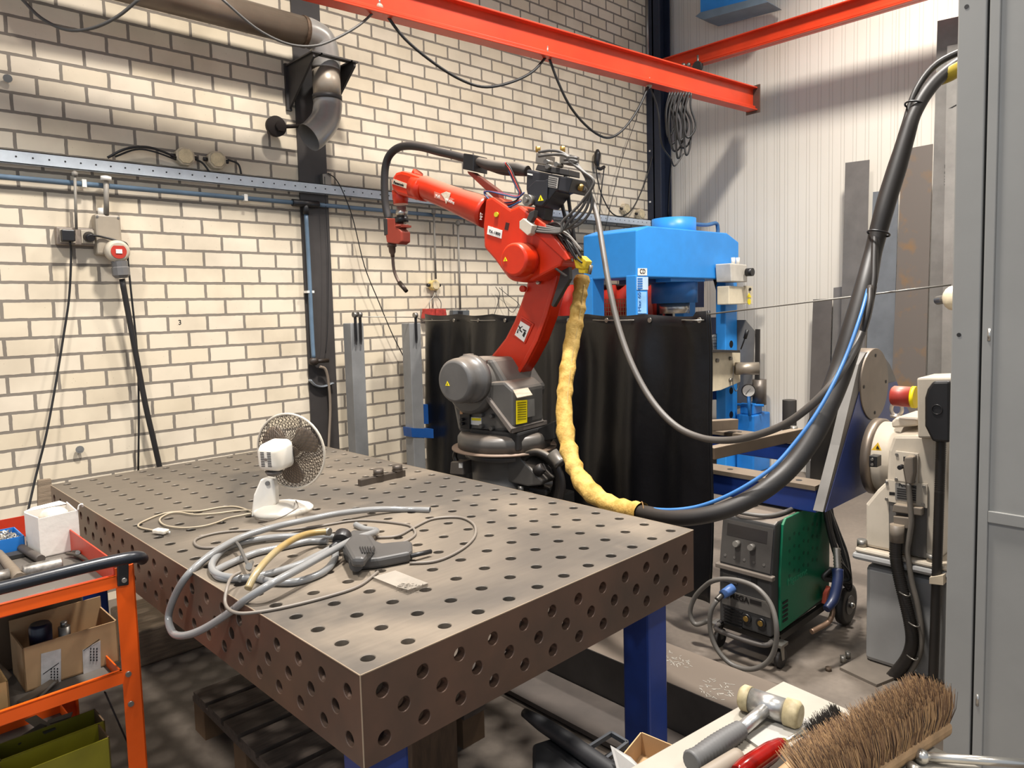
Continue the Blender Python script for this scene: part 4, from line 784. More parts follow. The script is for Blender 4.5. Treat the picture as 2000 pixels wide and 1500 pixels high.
MB().tube(SL([(1240, 990, 2.68), (1262, 993, 2.6), (1310, 996, 2.5), (1360, 990, 2.45), (1410, 973, 2.4), (1460, 947, 2.36), (1510, 912, 2.34), (1550, 868, 2.34), (1590, 815, 2.34), (1625, 755, 2.36), (1655, 690, 2.4), (1680, 620, 2.44), (1694, 570, 2.5), (1700, 540, 2.62)]), .0064, 12, 6).build('hose_tube', M('hose_blue', '3a6ea8', .4), bl)
gh = T('grey_feeder_cable', 'long grey cable swinging from the wire feeder across the black curtain to the hose bundle', 'cable', at(1250, 740, D=3))
MB().tube([R(1138, 367, .02)]+SL([(1155, 388, 3.55), (1168, 430, 3.5), (1178, 490, 3.4), (1190, 560, 3.3), (1210, 645, 3.2), (1238, 720, 3.1), (1275, 785, 3.0), (1320, 832, 2.9), (1370, 855, 2.8), (1420, 860, 2.7), (1470, 852, 2.6), (1530, 830, 2.5), (1580, 795, 2.42), (1625, 750, 2.38), (1665, 690, 2.42), (1690, 630, 2.48), (1705, 560, 2.55)]), .0135, 12, 6).build('cable_sheath', M('cable_taupe', '4c4742', .5), gh)
# =================== POSTS, CURTAIN, WIRE ===================
CU0, CU1 = V((2.43, 3.06, 0)), V((2.1, .53, 0)); cud = (CU1-CU0).normalized(); cun = V((cud.y, -cud.x, 0))
if cun.x > 0: cun = -cun       # towards the camera side
CP = (CU0, cun)
wz = lambda t: 1.50
posts = []
for i, (px, lab) in enumerate(((690, 'grey square steel post nearer the dark column, with a black hook on top'), (803, 'grey square steel post beside the left edge of the black curtain'))):
    c = at(px, 640, Y=3.0); t = T('steel_post', lab, 'post', (c.x, c.y, 0), 'grey square posts by the brick wall'); ztop = at(px, 631, X=c.x).z
    MB().span((c.x-.048, c.y-.048, 0), (c.x+.048, c.y+.048, ztop)).build('post_tube', M('post_grey', '878786', .5, .15, var=.1), t, .004)
    MB().box((c.x, c.y, .005), (.2, .2, .01)).build('foot_plate', M('post_grey', ''), t)
    for s in ((-.018, .018) if i == 0 else (0,)):
        MB().prism([(c.x+s, c.y-.06, ztop+.05), (c.x+s, c.y-.06, ztop-.11), (c.x+s-.012, c.y-.07, ztop-.14), (c.x+s-.012, c.y-.062, ztop-.1), (c.x+s-.006, c.y-.05, ztop+.05)], (.01, 0, 0)).build('hook', blackp, t)
        MB().cyl((c.x+s-.012, c.y-.055, ztop+.055), (c.x+s+.012, c.y-.055, ztop+.055), .018, seg=14).build('hook_roller', zinc, t)
    posts.append(V((c.x, c.y-.06, ztop+.04)))
ct = T('welding_curtain', 'black plastic welding curtain hanging in folds on a wire behind the robot', 'curtain', (CU0+CU1)/2)
L_ = (CU1-CU0).length; nx, nz = 150, 26; vs = []; fs = []
def fold(s, v):   # s along, v 0 top..1 bottom
    a = .028*sin(s*9.5+.6*sin(s*4))*(1-.25*v)+.016*sin(s*21+2*v)+.02*v*sin(s*5+1)
    return a
zb_ = at(1395, 1185, pl=CP).z
for i in range(nx+1):
    s = L_*i/nx
    ztp = 1.505+.02*(1-s/L_)-.012*abs(sin(s*7.2))+(.02 if s > L_-.08 else 0)
    for j in range(nz+1):
        v = j/nz; z = ztp+(zb_-ztp)*v; p = CU0+cud*(s+.006*sin(v*9+s*3))+cun*(fold(s, v)*(.25+.75*min(1, v*6)))
        vs.append((p.x, p.y, z))
fs = [(i*(nz+1)+j, (i+1)*(nz+1)+j, (i+1)*(nz+1)+j+1, i*(nz+1)+j+1) for i in range(nx) for j in range(nz)]
cmat = M('curtain_vinyl', '08080b', .36, var=.2, scale=5, spec=.4, bump=.15, bs=18)
o_ = MB().add(vs, fs, True).build('curtain_sheet', cmat, ct); md = o_.modifiers.new('t', 'SOLIDIFY'); md.thickness = .003
k = 0; s = .12
while s < L_:
    p = CU0+cud*s+cun*.012+V((0, 0, 1.478)); MB().lathe(p, cun, [(0, .012), (.004, .012)], 14).build('eyelet', zinc, ct); s += .3
MB().tube([V((p[0], p[1], p[2]))+cun*.004 for p in [vs[nx*(nz+1)+j] for j in range(0, nz+1, 3)]], .008, 8, 3).build('edge_hem', cmat, ct)
wr_ = T('tension_wire', 'steel wire carrying the black curtain and running on to the grey cabinet', 'wire', posts[0])
wc = lambda s, o=.04: CU0+cud*s+cun*o+V((0, 0, 1.478))
MB().tube([posts[0], posts[1], wc(0, .02)], .0035, 6, 1).build('wire_end', zinc, wr_)
pts = []
s = .1; sgn = 1
while s < L_: pts.append(wc(s, .045 if sgn > 0 else -.03)); s += .15; sgn = -sgn if len(pts) % 2 == 0 else sgn
MB().tube([wc(0, .02)]+pts+[wc(L_, .02)], .0035, 6, 2).tube([wc(L_, .0)+V((0, 0, .025)), (wc(L_, 0)+V((0, 0, .025))).lerp(at(1858, 556, X=2.1), .5), at(1858, 556, X=2.1)], .0038, 6, 2).build('wire_run', zinc, wr_)
# things far behind the curtain
rc = T('red_curtain', 'red translucent welding curtain hanging behind the robot arm and blue press', 'curtain', (3.6, 3.12, 1.4))
a, b = at(1078, 556, Y=3.1), at(1300, 556, Y=3.1); vs = []; n = 60
for i in range(n+1):
    x = a.x+(b.x-a.x)*i/n; y = 3.1-.02*sin(i*.9); vs += [(x, y, a.z), (x, y, a.z-.9)]
o_ = MB().add(vs, [(2*i, 2*i+2, 2*i+3, 2*i+1) for i in range(n)], True).build('curtain_sheet', M('curtain_red', 'b02a1c', .35, var=.1), rc); o_.modifiers.new('t', 'SOLIDIFY').thickness = .003
MB().cyl((a.x, 3.1, a.z), (b.x, 3.1, a.z), .012).build('curtain_rail', dgrey, rc)
q = ppts([(1108, 500), (1192, 500), (1192, 558), (1100, 558)], Y=3.178); tag(MB().prism(q, (0, .03, 0)).build('slate_board', M('panel_slate', '6a6a6c', .5)), 'flat grey panel fixed to the brick wall above the red curtain', 'panel')
# =================== BLUE PRESS ===================
FY = 2.2; BY = 2.74
pr_ = T('hydraulic_press', 'tall light blue hydraulic workshop press standing behind the black curtain', 'press', (4.5, 2.45, 0))
bp = lambda q, Y, d, n, m, bev=0, par=None: MB().prism(ppts(q, Y=Y), (0, d, 0)).build(n, m, par or pr_, bev)
bp([(1243, 449), (1266, 441), (1420, 455), (1443, 473), (1443, 546), (1243, 541)], FY, BY-FY, 'press_head', pblue, .01)
xl = at(1243, 500, Y=FY).x
for (y0) in (FY, BY-.1):
    for (px0, px1, n) in ((1243, 1266, 'l'), (1417, 1440, 'r')):
        x0, x1 = at(px0, 600, Y=FY).x, at(px1, 600, Y=FY).x
        lg = MB().span((x0, y0, 0), (x1, y0+.1, 1.78)).build('leg', pblue, pr_, .008)
        if n == 'r' and y0 == FY:
            h = MB()
            for pyy in (672, 763, 810, 880): c = at(1428, pyy, Y=FY); h.cyl(c+V((0, -.002, 0)), c+V((0, .01, 0)), .032, seg=18)
            h.build('adjustment_holes', ink, lg)
        if n == 'l' and y0 == FY:
            bp([(1246, 524), (1264, 524), (1264, 538), (1246, 538)], FY-.004, .003, 'maker_label', stickw, 0, lg)
            L2 = bp([(1244, 541), (1266, 541), (1266, 566), (1244, 566)], FY-.004, .003, 'load_label', M('label_pale_blue', 'bcd6ec', .4), 0, lg)
            g = MB()
            for i in range(5): g.prism(ppts([(1245.5, 543+i*4.6), (1255, 543+i*4.6), (1255, 546+i*4.6), (1245.5, 546+i*4.6)], Y=FY-.006), (0, .002, 0))
            g.build('label_blocks', M('label_blue', '2d6fb8', .4), L2)
            L3 = bp([(1246, 570), (1263, 570), (1263, 612), (1246, 612)], FY-.004, .003, 'scale_label', M('label_sky', '8fc4f2', .4), 0, lg)
            text('Max 60 t', .05, at(1252, 608, Y=FY-.006), (0, 0, 1), (-1, 0, 0), M('label_blue', ''), L3)
            c = at(1255, 530, Y=FY-.006); text('CD', .05, c-V((.035, 0, .016)), (1, 0, 0), (0, 0, 1), ink, lg)
cyl_ = at(1316, 440, Y=2.45); MB().cyl((cyl_.x, 2.45, at(1316, 470, Y=2.45).z), (cyl_.x, 2.45, at(1316, 428, Y=2.45).z), .19, seg=32).build('top_cylinder', pblue, pr_)
z0 = at(1342, 431, Y=2.45).z
MB().tube([(cyl_.x+.15, 2.45, z0-.02), (cyl_.x+.5, 2.45, z0-.02), at(1398, 436, Y=2.45), at(1402, 446, Y=2.45), at(1402, 456, Y=2.45)], .018, 10, 5).build('top_pipe', M('pipe_slate_blue', '3e6fa0', .4), pr_)
bp([(1310, 541), (1377, 541), (1377, 550), (1310, 550)], FY+.05, .4, 'ram_plate', pblue, .004)
MB().cyl((cyl_.x, 2.45, 1.8), (cyl_.x, 2.45, at(1316, 592, Y=2.45).z), .2, seg=32).build('main_ram', M('ram_blue', '2667a8', .4), pr_)
MB().cyl((cyl_.x, 2.45, at(1316, 592, Y=2.45).z), (cyl_.x, 2.45, at(1316, 612, Y=2.45).z), .13, seg=28).build('piston_rod', chrome, pr_)
bp([(1265, 541), (1300, 541), (1300, 553), (1265, 553)], FY+.2, .3, 'cross_member', M('navy_paint', '12285a', .5))
bp([(1346, 548), (1375, 548), (1375, 600), (1346, 600)], FY+.45, .08, 'rear_channel', M('navy_paint', ''))
# switch boxes on the right leg
sb = T('switch_box', 'off white electric box with round black switch on the right leg of the blue press', 'switch box', at(1445, 530, Y=FY)); xr_ = at(1440, 530, Y=FY).x
q = [(1427, 514), (1459, 517), (1460, 551), (1429, 550)]; MB().prism(ppts(q, Y=FY-.16), (0, .15, 0)).build('box_body', M('box_offwhite', 'cfc8bb', .4), sb, .008)
c = at(1458, 532, Y=FY-.18); MB().cyl(c, c+V((.0, -.06, 0)), .035, seg=20).build('rotary_switch', blackp, sb)
for x in (1432, 1441): c = at(x, 512, Y=FY-.09); MB().cyl(c-V((0, 0, .02)), c+V((0, 0, .04)), .018, seg=10).build('cable_gland', white, sb)
sb = T('switch_box', 'cream control box with yellow warning stickers below the round switch box', 'switch box', at(1445, 575, Y=FY))
q = [(1424, 558), (1456, 560), (1456, 594), (1424, 595)]; MB().prism(ppts(q, Y=FY-.13), (0, .12, 0)).build('box_body', M('box_cream', 'ddd0b4', .4), sb, .008)
q = [(1456, 558), (1470, 559), (1470, 594), (1456, 592)]; MB().prism(ppts(q, Y=FY-.14), (0, .02, 0)).build('box_flap', M('box_cream', ''), sb)
c = at(1464, 565, Y=FY-.145); MB().cyl(c, c+V((0, -.01, 0)), .014, seg=12).build('key_hole', ink, sb)
MB().prism(ppts([(1463, 572), (1467, 581), (1459, 581)], Y=FY-.142), (0, -.003, 0)).build('warning_triangle', yellow, sb)
c = at(1463, 589, Y=FY-.142); MB().cyl(c, c+V((0, -.003, 0)), .028, seg=16).build('yellow_disc', yellow, sb)
for s in (0, 1): cable('press_hose', ppts([(1396+s*7, 545), (1404+s*7, 575), (1416+s*4, 615)], Y=FY+.1), .016, cableb, ('left', 'right')[s]+' of two parallel black hoses hanging slanted under the press head', 'hose', 'press hoses')
# bed
bed = T('press_bed', 'cream steel press table with bolts and a projecting round shaft on the blue press', 'press table', at(1414, 725, Y=FY-.1))
MB().prism(ppts([(1384, 689), (1446, 686), (1446, 746), (1408, 762), (1384, 766)], Y=FY-.12), (0, .06, 0)).build('side_plate', M('bed_cream', 'd5c7aa', .5), bed, .003)
MB().prism(ppts([(1384, 683), (1445, 684), (1446, 689), (1384, 688)], Y=FY-.2), (0, .5, 0)).build('top_plate', dgrey, bed)
c = at(1436, 720, Y=FY-.14); d_ = V((.55, -.75, 0)).normalized(); MB().cyl(c, c+d_*.2, .055, seg=22).build('shaft', M('shaft_steel', '9d9283', .4, .6), bed)
for x, y in ((1399, 704), (1425, 700), (1425, 742)): c = at(x, y, Y=FY-.12); MB().cyl(c, c+V((0, -.02, 0)), .018, seg=6).build('bolt', zinc, bed)
MB().tube(ppts([(1433, 715), (1431, 740), (1432, 755), (1438, 764), (1444, 750)], Y=FY-.15), .004, 5).build('safety_cable', cableg, bed)
bp([(1384, 620), (1417, 620), (1417, 655), (1384, 655)], FY+.2, .1, 'upper_crossbar', M('navy_paint', ''))
bp([(1384, 766), (1417, 752), (1417, 780), (1384, 781)], FY+.1, .1, 'lower_crossbar', M('navy_paint', ''))
c = at(1400, 676, Y=FY+.12); ww = T('mesh_wheel', 'pale round wheel behind black mesh left of the press leg', 'wheel', c)  # a pale wheel behind mesh, not a fan
MB().cyl(c, c+V((0, .03, 0)), .11, seg=28).build('wheel_disc', white, ww)
g = MB()
for i in range(9):
    o = (i-4)*.028; g.bar(c+V((o, -.03, -.11)), c+V((o, -.03, .11)), .004, .004); g.bar(c+V((-.12, -.03, o)), c+V((.12, -.03, o)), .004, .004)
g.bar(c+V((-.06, -.04, -.08)), c+V((.04, -.04, .1)), .012, .012); g.build('mesh_guard', ink, ww)
# tank unit
c = at(1472, 926, Z=0); c.z = 0; x2 = min(5.55, at(1523, 860, Y=c.y).x); y2 = at(1438, 870, X=c.x).y; zt = at(1472, 812, X=c.x).z
tk = T('hydraulic_tank', 'mid blue hydraulic oil tank with pump and gauge on top beside the press leg', 'tank', c)
MB().span((c.x, c.y, .0), (x2, y2, zt)).build('tank_body', M('tank_blue', '2076c4', .4), tk, .012)
MB().span((c.x+.03, c.y+.02, zt), (c.x+.2, y2-.02, zt+.1)).span((c.x+.22, c.y+.06, zt), (x2-.05, c.y+.2, zt+.06)).build('pump_block', M('tank_blue', ''), tk, .01)
a = at(1482, 830, Y=c.y); MB().cyl(at(1483, 790, X=c.x+.15), at(1483, 741, X=c.x+.15), .062, seg=24).build('motor_cylinder', M('cyl_taupe', '6a625a', .4, .4), tk)
gc_ = at(1462, 763, X=c.x-.05); gn = V((-.85, -.5, 0)).normalized()
gg = MB().lathe(gc_, gn, [(-.03, .058), (.0, .062), (.006, .058)], 28).build('gauge_case', dgrey, tk)
MB().cyl(gc_+gn*.006, gc_+gn*.008, .052, seg=28).build('gauge_dial', stickw, gg)
MB().bar(gc_+gn*.01+V((.02, -.02, .03)), gc_+gn*.01-V((.02, -.02, .03)), .005, .002).build('gauge_needle', ink, gg)
MB().cyl(gc_-V((0, 0, .05)), V((gc_.x+.02, gc_.y, zt)), .014).cyl(at(1440, 790, X=c.x), at(1492, 792, X=c.x+.1), .012).build('pipework', M('tank_blue', ''), tk)
c2 = at(1447, 640, X=5.0); MB().cyl(at(1447, 682, X=5.0), at(1457, 655, X=5.0), .006).cyl(at(1455, 661, X=5.0), at(1460, 644, X=5.0), .016).build('control_lever', blackp, tk)
tag(MB().prism(ppts([(1437, 625), (1456, 625), (1474, 646), (1466, 790), (1437, 800)], X=5.3), (.012, 0, 0)).build('leaning_plate', M('plate_dark_grey', '6a6763', .5)), 'dark grey five sided steel plate standing behind the press gauge', 'steel plate')
tag(MB().prism(ppts([(1475, 643), (1483, 643), (1482, 745), (1474, 745)], X=5.35), (.02, 0, 0)).build('flat_bar', dgrey), 'narrow dark flat bar standing upright right of the five sided plate', 'flat bar')
tag(MB().cyl(V((4.6, at(1542, 781, X=4.6).y, 0)), at(1542, 781, X=4.6), .052, seg=28).build('steel_tube', M('tube_black', '33302d', .45, .3), bev=.002), 'black round steel tube standing in front of the ribbed wall behind the blue rails', 'tube')
MB().prism(ppts([(1366, 968), (1392, 962), (1392, 985), (1366, 982)], Z=.1), (0, 0, -.09)).build('base_plate', M('ram_blue', ''), pr_)
# grid panel at the press
g = MB(); a, b = at(1168, 585, Y=2.75), at(1236, 617, Y=2.75)
for i in range(15): x = a.x+(b.x-a.x)*i/14; g.bar((x, 2.75, a.z), (x, 2.75, 0), .004, .004)
for i in range(14): z = a.z-.035*i; g.bar((a.x, 2.75, z), (b.x, 2.75, z), .004, .004)
tag(g.build('mesh_screen', M('mesh_tan', 'a08a66', .5)), 'fine wire mesh screen left of the press leg above the curtain', 'mesh screen')
tb_ = T('blue_frame', 'blue painted steel frame corner at the left edge of the black curtain', 'frame', at(815, 830, Y=3.1))  # corner of a plain blue steel frame, no rack
MB().prism(ppts([(804, 828), (826, 790), (850, 790), (850, 828)], Y=3.0), (0, .04, 0)).prism(ppts([(803, 836), (850, 838), (850, 856), (805, 854)], Y=2.95), (0, .1, 0)).build('frame_corner', M('frame_blue', '1f4f90', .45), tb_)
# =================== LEANING SHEETS ===================
def sheetp(q, m, lab, x=5.5, th=.006, kind='steel_sheet'):
    P = ppts(q, X=x); P = [p if p.z > .9 else V((p.x-.08, p.y, 0)) for p in P]
    return tag(MB().prism(P, (th, 0, 0)).build(kind, m), lab, 'steel sheet', 'steel sheets leaning on the ribbed wall')
rust = M('rusty_sheet', '7c736b', .5, .3, var=.12, scale=5, h2='8a6f52', thr=(.52, .66))
sheetp([(1588, 585), (1625, 583), (1622, 900), (1584, 900)], M('sheet_dark', '6a645f', .45, .3, var=.1), 'short dark brown sheet, leftmost of the steel sheets on the ribbed wall', 5.52)
sheetp([(1628, 562), (1645, 560), (1645, 900), (1626, 900)], sheet, 'second short grey sheet, peeping out left of the tall dark one', 5.54)
sheetp([(1651, 318), (1698, 312), (1690, 900), (1642, 900)], M('sheet_slate', '74706c', .45, .3, var=.12), 'tall narrow dark grey sheet with a small top hole, left of the hoses', 5.48)
sheetp([(1705, 375), (1755, 370), (1745, 900), (1690, 900)], M('sheet_blue_grey', '7c8084', .4, .35, var=.1), 'blue grey sheet mostly hidden behind the black hose bundle', 5.46)
sheetp([(1762, 292), (1822, 281), (1808, 900), (1740, 900)], rust, 'light steel sheet with brown rust patches right of the hose bundle', 5.44)
sheetp([(1831, 41), (1872, 32), (1872, 900), (1812, 900)], M('sheet_light', '8b8781', .35, .4, var=.12), 'tallest steel sheet with handwriting, next to the grey cabinet', 5.46)
s_ = sheetp([(1850, 90), (1900, 80), (1900, 900), (1842, 900)], M('sheet_bright', 'aaa59d', .3, .5, var=.12), 'bright narrow sheet with pen writing in front of the tallest sheet', 5.43)
text('WH 10603891', .12, at(1850, 205, X=5.42), (0, 0, -1), (0, -1, 0), ink, s_, 'handwriting'); text('Benn', .08, at(1845, 320, X=5.42), (0, 0, -1), (0, -1, 0), ink, s_, 'handwriting')
c = at(1862, 582, D=3.2); t = T('round_lamp', 'cream round lamp shade half hidden by the grey cabinet', 'lamp', c); MB().ball(c, .055, (.8, .8, 1)).build('shade', M('lamp_cream', 'e0d2b4', .4), t); MB().cyl(c+FW*.02, c+FW*.12, .02).bar(c, V((c.x, c.y-.25, c.z)), .02, .02).build('stem', zinc, t)
# =================== POSITIONER ===================
PY_ = .08
pos = T('positioner_headstock', 'cream cast rotating headstock of the welding positioner with warning triangle, on a grey pedestal', 'positioner', (2.62, -.15, 0))
cr = at(1708, 890, Y=.03); HX = cr.x
def circ(c, r, n=40, ax=((1, 0, 0), (0, 0, 1))): return [V(c)+V(ax[0])*(r*cos(2*pi*i/n))+V(ax[1])*(r*sin(2*pi*i/n)) for i in range(n)]
rr_ = 74*depth(cr)/FOC
pedc = (2.62, -.19, 0)
ped = T('pedestal', 'plain grey box pedestal under the cream headstock', 'pedestal', pedc)
MB().span((2.4, -.37, .012), (2.86, -.045, .43)).build('pedestal_body', greyp, ped, .02)
MB().prism(ppts([(1640, 1303), (1712, 1337), (1780, 1310), (1690, 1275)], Z=.012), (0, 0, -.012)).build('floor_plate', M('floor_plate', '6f665c', .6, .2), ped)
for x, y in ((1646, 1294), (1656, 1286)): p = at(x, y, Z=.012); MB().cyl(p, p+V((0, 0, .03)), .012, seg=6).build('anchor_bolt', zinc, ped)
p = at(1618, 1310, Z=0); tag(MB().cyl(p, p+V((0, 0, .015)), .013, seg=6).build('loose_nut', M('old_nut', '5a4c40', .5, .5)), 'small rusty nut lying on the floor left of the pedestal plate', 'nut')
zfl = at(1675, 1075, X=2.4).z
cm = lambda mb, n, m=cream, bev=0: mb.build(n, m, pos, bev)
cm(MB().span((2.36, -.42, zfl-.03), (2.88, 0, zfl)), 'base_flange', greyp, .015); cm(MB().span((2.37, -.40, zfl), (2.87, -.01, zfl+.022)), 'foot_flange', cream, .012)
for y in (-.03, -.30): p = V((2.4, y, zfl+.022)); cm(MB().cyl(p, p+V((0, 0, .03)), .02, seg=14), 'socket_bolt', zinc)
cm(MB().lathe((HX, .03, cr.z), (0, -1, 0), [(0, rr_), (.035, rr_), (.04, rr_*.94)], 48), 'face_ring', M('ring_steel', '6b6055', .4, .5, dust=.3))
cm(MB().lathe((HX, -.008, cr.z), (0, -1, 0), [(0, rr_*.93), (.13, rr_*.93), (.16, rr_*1.02), (.28, rr_*1.05), (.33, rr_*.95)], 48), 'gear_housing', cream)
xa = 2.40
q = [(1700, 1080), (1727, 1080), (1727, 985), (1730, 900), (1735, 860), (1745, 842), (1832, 846), (1834, 1100), (1816, 1105)]
cm(MB().prism([p for p in ppts([(1712, 958), (1731, 940), (1734, 880), (1745, 850), (1830, 850), (1832, 1098), (1690, 1068), (1690, 985)], X=xa)], (.42, 0, 0)), 'column_casting', cream, .014)
cm(MB().prism(ppts([(1740, 824), (1750, 815), (1792, 818), (1792, 832), (1742, 836)], X=xa+.1), (.25, 0, 0)), 'top_pad', cream, .008)
p = at(1751, 815, X=xa+.2); cm(MB().tube([p+V((0, .022*cos(t), .035+.028*sin(t))) for t in [2*pi*i/18 for i in range(18)]], .008, 8, 1, closed=True).cyl(p, p+V((0, 0, .01)), .025), 'lifting_eye', M('eye_steel', 'b5aca0', .35, .7))
SF = lambda q, n, m, dx=.003, bev=0, par=None: MB().prism(ppts(q, X=xa-.003), (-dx, 0, 0)).build(n, m, par or pos, bev)
pa = SF([(1750, 880), (1795, 885), (1794, 945), (1748, 938)], 'upper_cover', cream, .008, .002)
SF([(1766, 891), (1786, 893), (1786, 902), (1766, 900)], 'window_slot', ink, .01)
for x, y in ((1753, 887), (1789, 890), (1752, 935), (1787, 940), (1733, 941), (1806, 950), (1733, 974), (1804, 984)): p = at(x, y, X=xa-.004); cm(MB().cyl(p, p-V((.012, 0, 0)), .006, seg=8), 'screw', zinc)
pa = SF([(1731, 936), (1812, 945), (1812, 992), (1731, 978)], 'middle_cover', cream, .006)
pl_ = SF([(1750, 943), (1791, 948), (1790, 982), (1750, 975)], 'rating_plate', M('plate_grey', ''), .009, 0, pa)
o_ = at(1755, 949, X=xa-.0125); text('Panasonic', .017, o_, (0, -1, 0), (0, 0, 1), ink, pl_, bold=.0004)
tx = MB()
for i in range(5): tx.prism(ppts([(1752, 953+i*4.5), (1789, 958+i*4.5), (1789, 960+i*4.5), (1752, 955+i*4.5)], X=xa-.0125), (-.001, 0, 0))
tx.build('plate_print', ink, pl_)
SF([(1738, 960), (1749, 961), (1749, 967), (1738, 966)], 'small_mark', ink, .007)
SF([(1736, 980), (1811, 992), (1809, 1090), (1737, 1074)], 'cable_recess', M('recess_grey', '5c5853', .6), .002)
warnp = M('triangle_yellow', 'e2b52c', .5)
a = [(1715, 864), (1722, 880), (1702, 879)]; tn = MB().prism(ppts(a, X=xa+.035), (-.003, 0, 0)).build('warning_triangle', warnp, pos); MB().prism(ppts([(1714, 870), (1718, 877), (1711, 876)], X=xa+.031), (-.002, 0, 0)).build('triangle_symbol', ink, tn)
cm(MB().prism(ppts([(1697, 890), (1713, 892), (1713, 913), (1697, 912)], X=xa+.03), (.05, 0, 0)), 'limit_blocks', blackp, .002)
for y in (897, 907): p = at(1704, y, X=xa+.03); cm(MB().cyl(p, p-V((.006, 0, 0)), .006, seg=8), 'block_screw', zinc)
cm(MB().prism(ppts([(1766, 893), (1784, 892), (1784, 925), (1780, 947), (1768, 945), (1763, 918)], X=xa-.05), (.045, 0, 0)), 'cable_connector', M('conn_taupe', '6d6459', .5, dust=.6), .006)
p = at(1762, 911, X=xa-.04); cm(MB().cyl(p, p-V((.03, 0, 0)), .009), 'connector_lever', blackp)
cm(MB().tube([at(x, y, X=xa-.04) for x, y in [(1774, 944), (1776, 965), (1778, 990), (1780, 1020), (1776, 1050), (1772, 1075), (1775, 1100), (1782, 1140), (1792, 1180), (1800, 1230), (1798, 1270), (1785, 1300), (1768, 1325)]], .011, 8, 5), 'grey_lead', M('lead_taupe', '6a645c', .5))
cm(MB().prism(ppts([(1745, 985), (1800, 993), (1800, 1008), (1742, 1000)], X=xa-.04), (.035, 0, 0)).prism(ppts([(1744, 1008), (1782, 1012), (1780, 1034), (1745, 1030)], X=xa-.04), (.035, 0, 0)), 'heavy_connector', M('conn_taupe', ''), .004)
cp = [at(x, y, X=xa-.05) for x, y in [(1752, 1034), (1750, 1060), (1750, 1090), (1757, 1130), (1768, 1175), (1778, 1220), (1781, 1255), (1772, 1285), (1752, 1312), (1735, 1330)]]
def corrug(pts, r, pitch, n, m, par, seg=14):
    P = [V(p) for p in pts]; Q = []
    for i in range(len(P)-1):
        a, b, c, d = P[max(i-1, 0)], P[i], P[i+1], P[min(i+2, len(P)-1)]; L = (c-b).length; k = max(2, int(L/pitch)*2)
        for j in range(k): t = j/k; Q.append(.5*((2*b)+(c-a)*t+(2*a-5*b+4*c-d)*t*t+(3*b-a-3*c+d)*t**3))
    return MB().tube(Q, r, seg, 0, rads=[r if i % 2 else r*.86 for i in range(len(Q))]).build(n, m, par)
corrug(cp, .025, .008, 'corrugated_conduit', lp, pos)
p = cp[0]; cm(MB().cyl(p+V((0, 0, .02)), p-V((0, 0, .05)), .027, seg=18), 'conduit_nut', M('conn_taupe', ''))
for x, y in ((1764, 1157), (1782, 1216), (1779, 1280)): p = at(x, y, X=xa-.05); cm(MB().tube([p+V((.0+.03*cos(t), .034*cos(t), .004+.03*sin(t)*.1))+V((-.03*sin(t), 0, 0)) for t in [2*pi*i/16 for i in range(16)]], .0028, 5, 1, closed=True), 'cable_tie', zinc)
ec = T('electric_box', 'cream electric box with black cover and red emergency button, beside the grey cabinet', 'electric box', at(1820, 790, X=2.42))
MB().prism(ppts([(1790, 738), (1862, 736), (1862, 856), (1792, 856)], X=2.36), (.2, 0, 0)).build('box_body', cream, ec, .008)
q = [(1862, 742), (1828, 743), (1817, 758), (1812, 775), (1812, 830), (1822, 850), (1827, 860), (1862, 862)]
bc_ = MB().prism(ppts(q, X=2.355), (-.04, 0, 0)).build('black_cover', blackp, ec, .01)
c = at(1830, 800, X=2.313); MB().tube([c+V((0, .018*cos(t), .018*sin(t))) for t in [2*pi*i/20 for i in range(20)]], .002, 6, 1, closed=True).build('cover_emblem', blackp, bc_)
p = at(1790, 776, X=2.46); MB().cyl(p, p+V((0, .015, 0)), .045, seg=24).build('yellow_collar', yellow, ec); MB().lathe(p+V((0, .015, 0)), (0, 1, 0), [(0, .042), (.07, .042), (.078, .036)], 28).build('emergency_button', M('button_red', 'a3352a', .45, dust=.6), ec)
corrug([at(x, y, X=2.36) for x, y in [(1838, 858), (1837, 900), (1835, 960), (1832, 1050), (1829, 1140), (1826, 1230), (1822, 1340)]], .019, .007, 'corrugated_conduit', M('corrugated_black', ''), ec)
MB().prism(ppts([(1815, 1128), (1842, 1124), (1842, 1143), (1815, 1140)], X=2.33), (.05, 0, 0)).build('tape_band', M('tape_beige', 'b9ab95', .6), ec)
# rotating frame
rf_ = T('workpiece_cradle', 'dark blue work frame with tall tapered end plate and round steel disc at the headstock', 'work frame', (2.6, .5, .7))
q = [(1677, 712), (1640, 870), (1607, 1000), (1700, 955), (1815, 900), (1770, 790), (1738, 712), (1722, 690), (1706, 682), (1690, 690)]
MB().prism(ppts(q, Y=PY_), (0, .042, 0)).build('end_plate', M('plate_edge_steel', '66635f', .5, .3), rf_)
q2 = [(1690, 716), (1650, 872), (1617, 990), (1700, 950), (1812, 897), (1768, 792), (1738, 712)]
MB().prism(ppts([(1679, 760), (1645, 880), (1611, 1000), (1700, 956), (1814, 900), (1768, 790), (1750, 745)], Y=PY_-.001), (0, -.003, 0)).build('blue_face', dblue, rf_)
dc = at(1705, 750, Y=PY_); dr = 70*depth(dc)/FOC
dk = MB().lathe((dc.x, PY_+.054, dc.z), (0, -1, 0), [(0, dr), (.062, dr), (.064, dr*.99)], 56).build('steel_disc', M('disc_steel', '75695c', .45, .35, var=.15, scale=4), rf_)
for a_ in (90, 0, 180, 270): p = V((dc.x+dr*.8*cos(radians(a_)), PY_-.012, dc.z+dr*.8*sin(radians(a_)))); MB().cyl(p, p+V((0, .004, 0)), .008, seg=12).build('bolt_hole', ink, dk)
tp1 = at(1600, 950, X=2.31); 
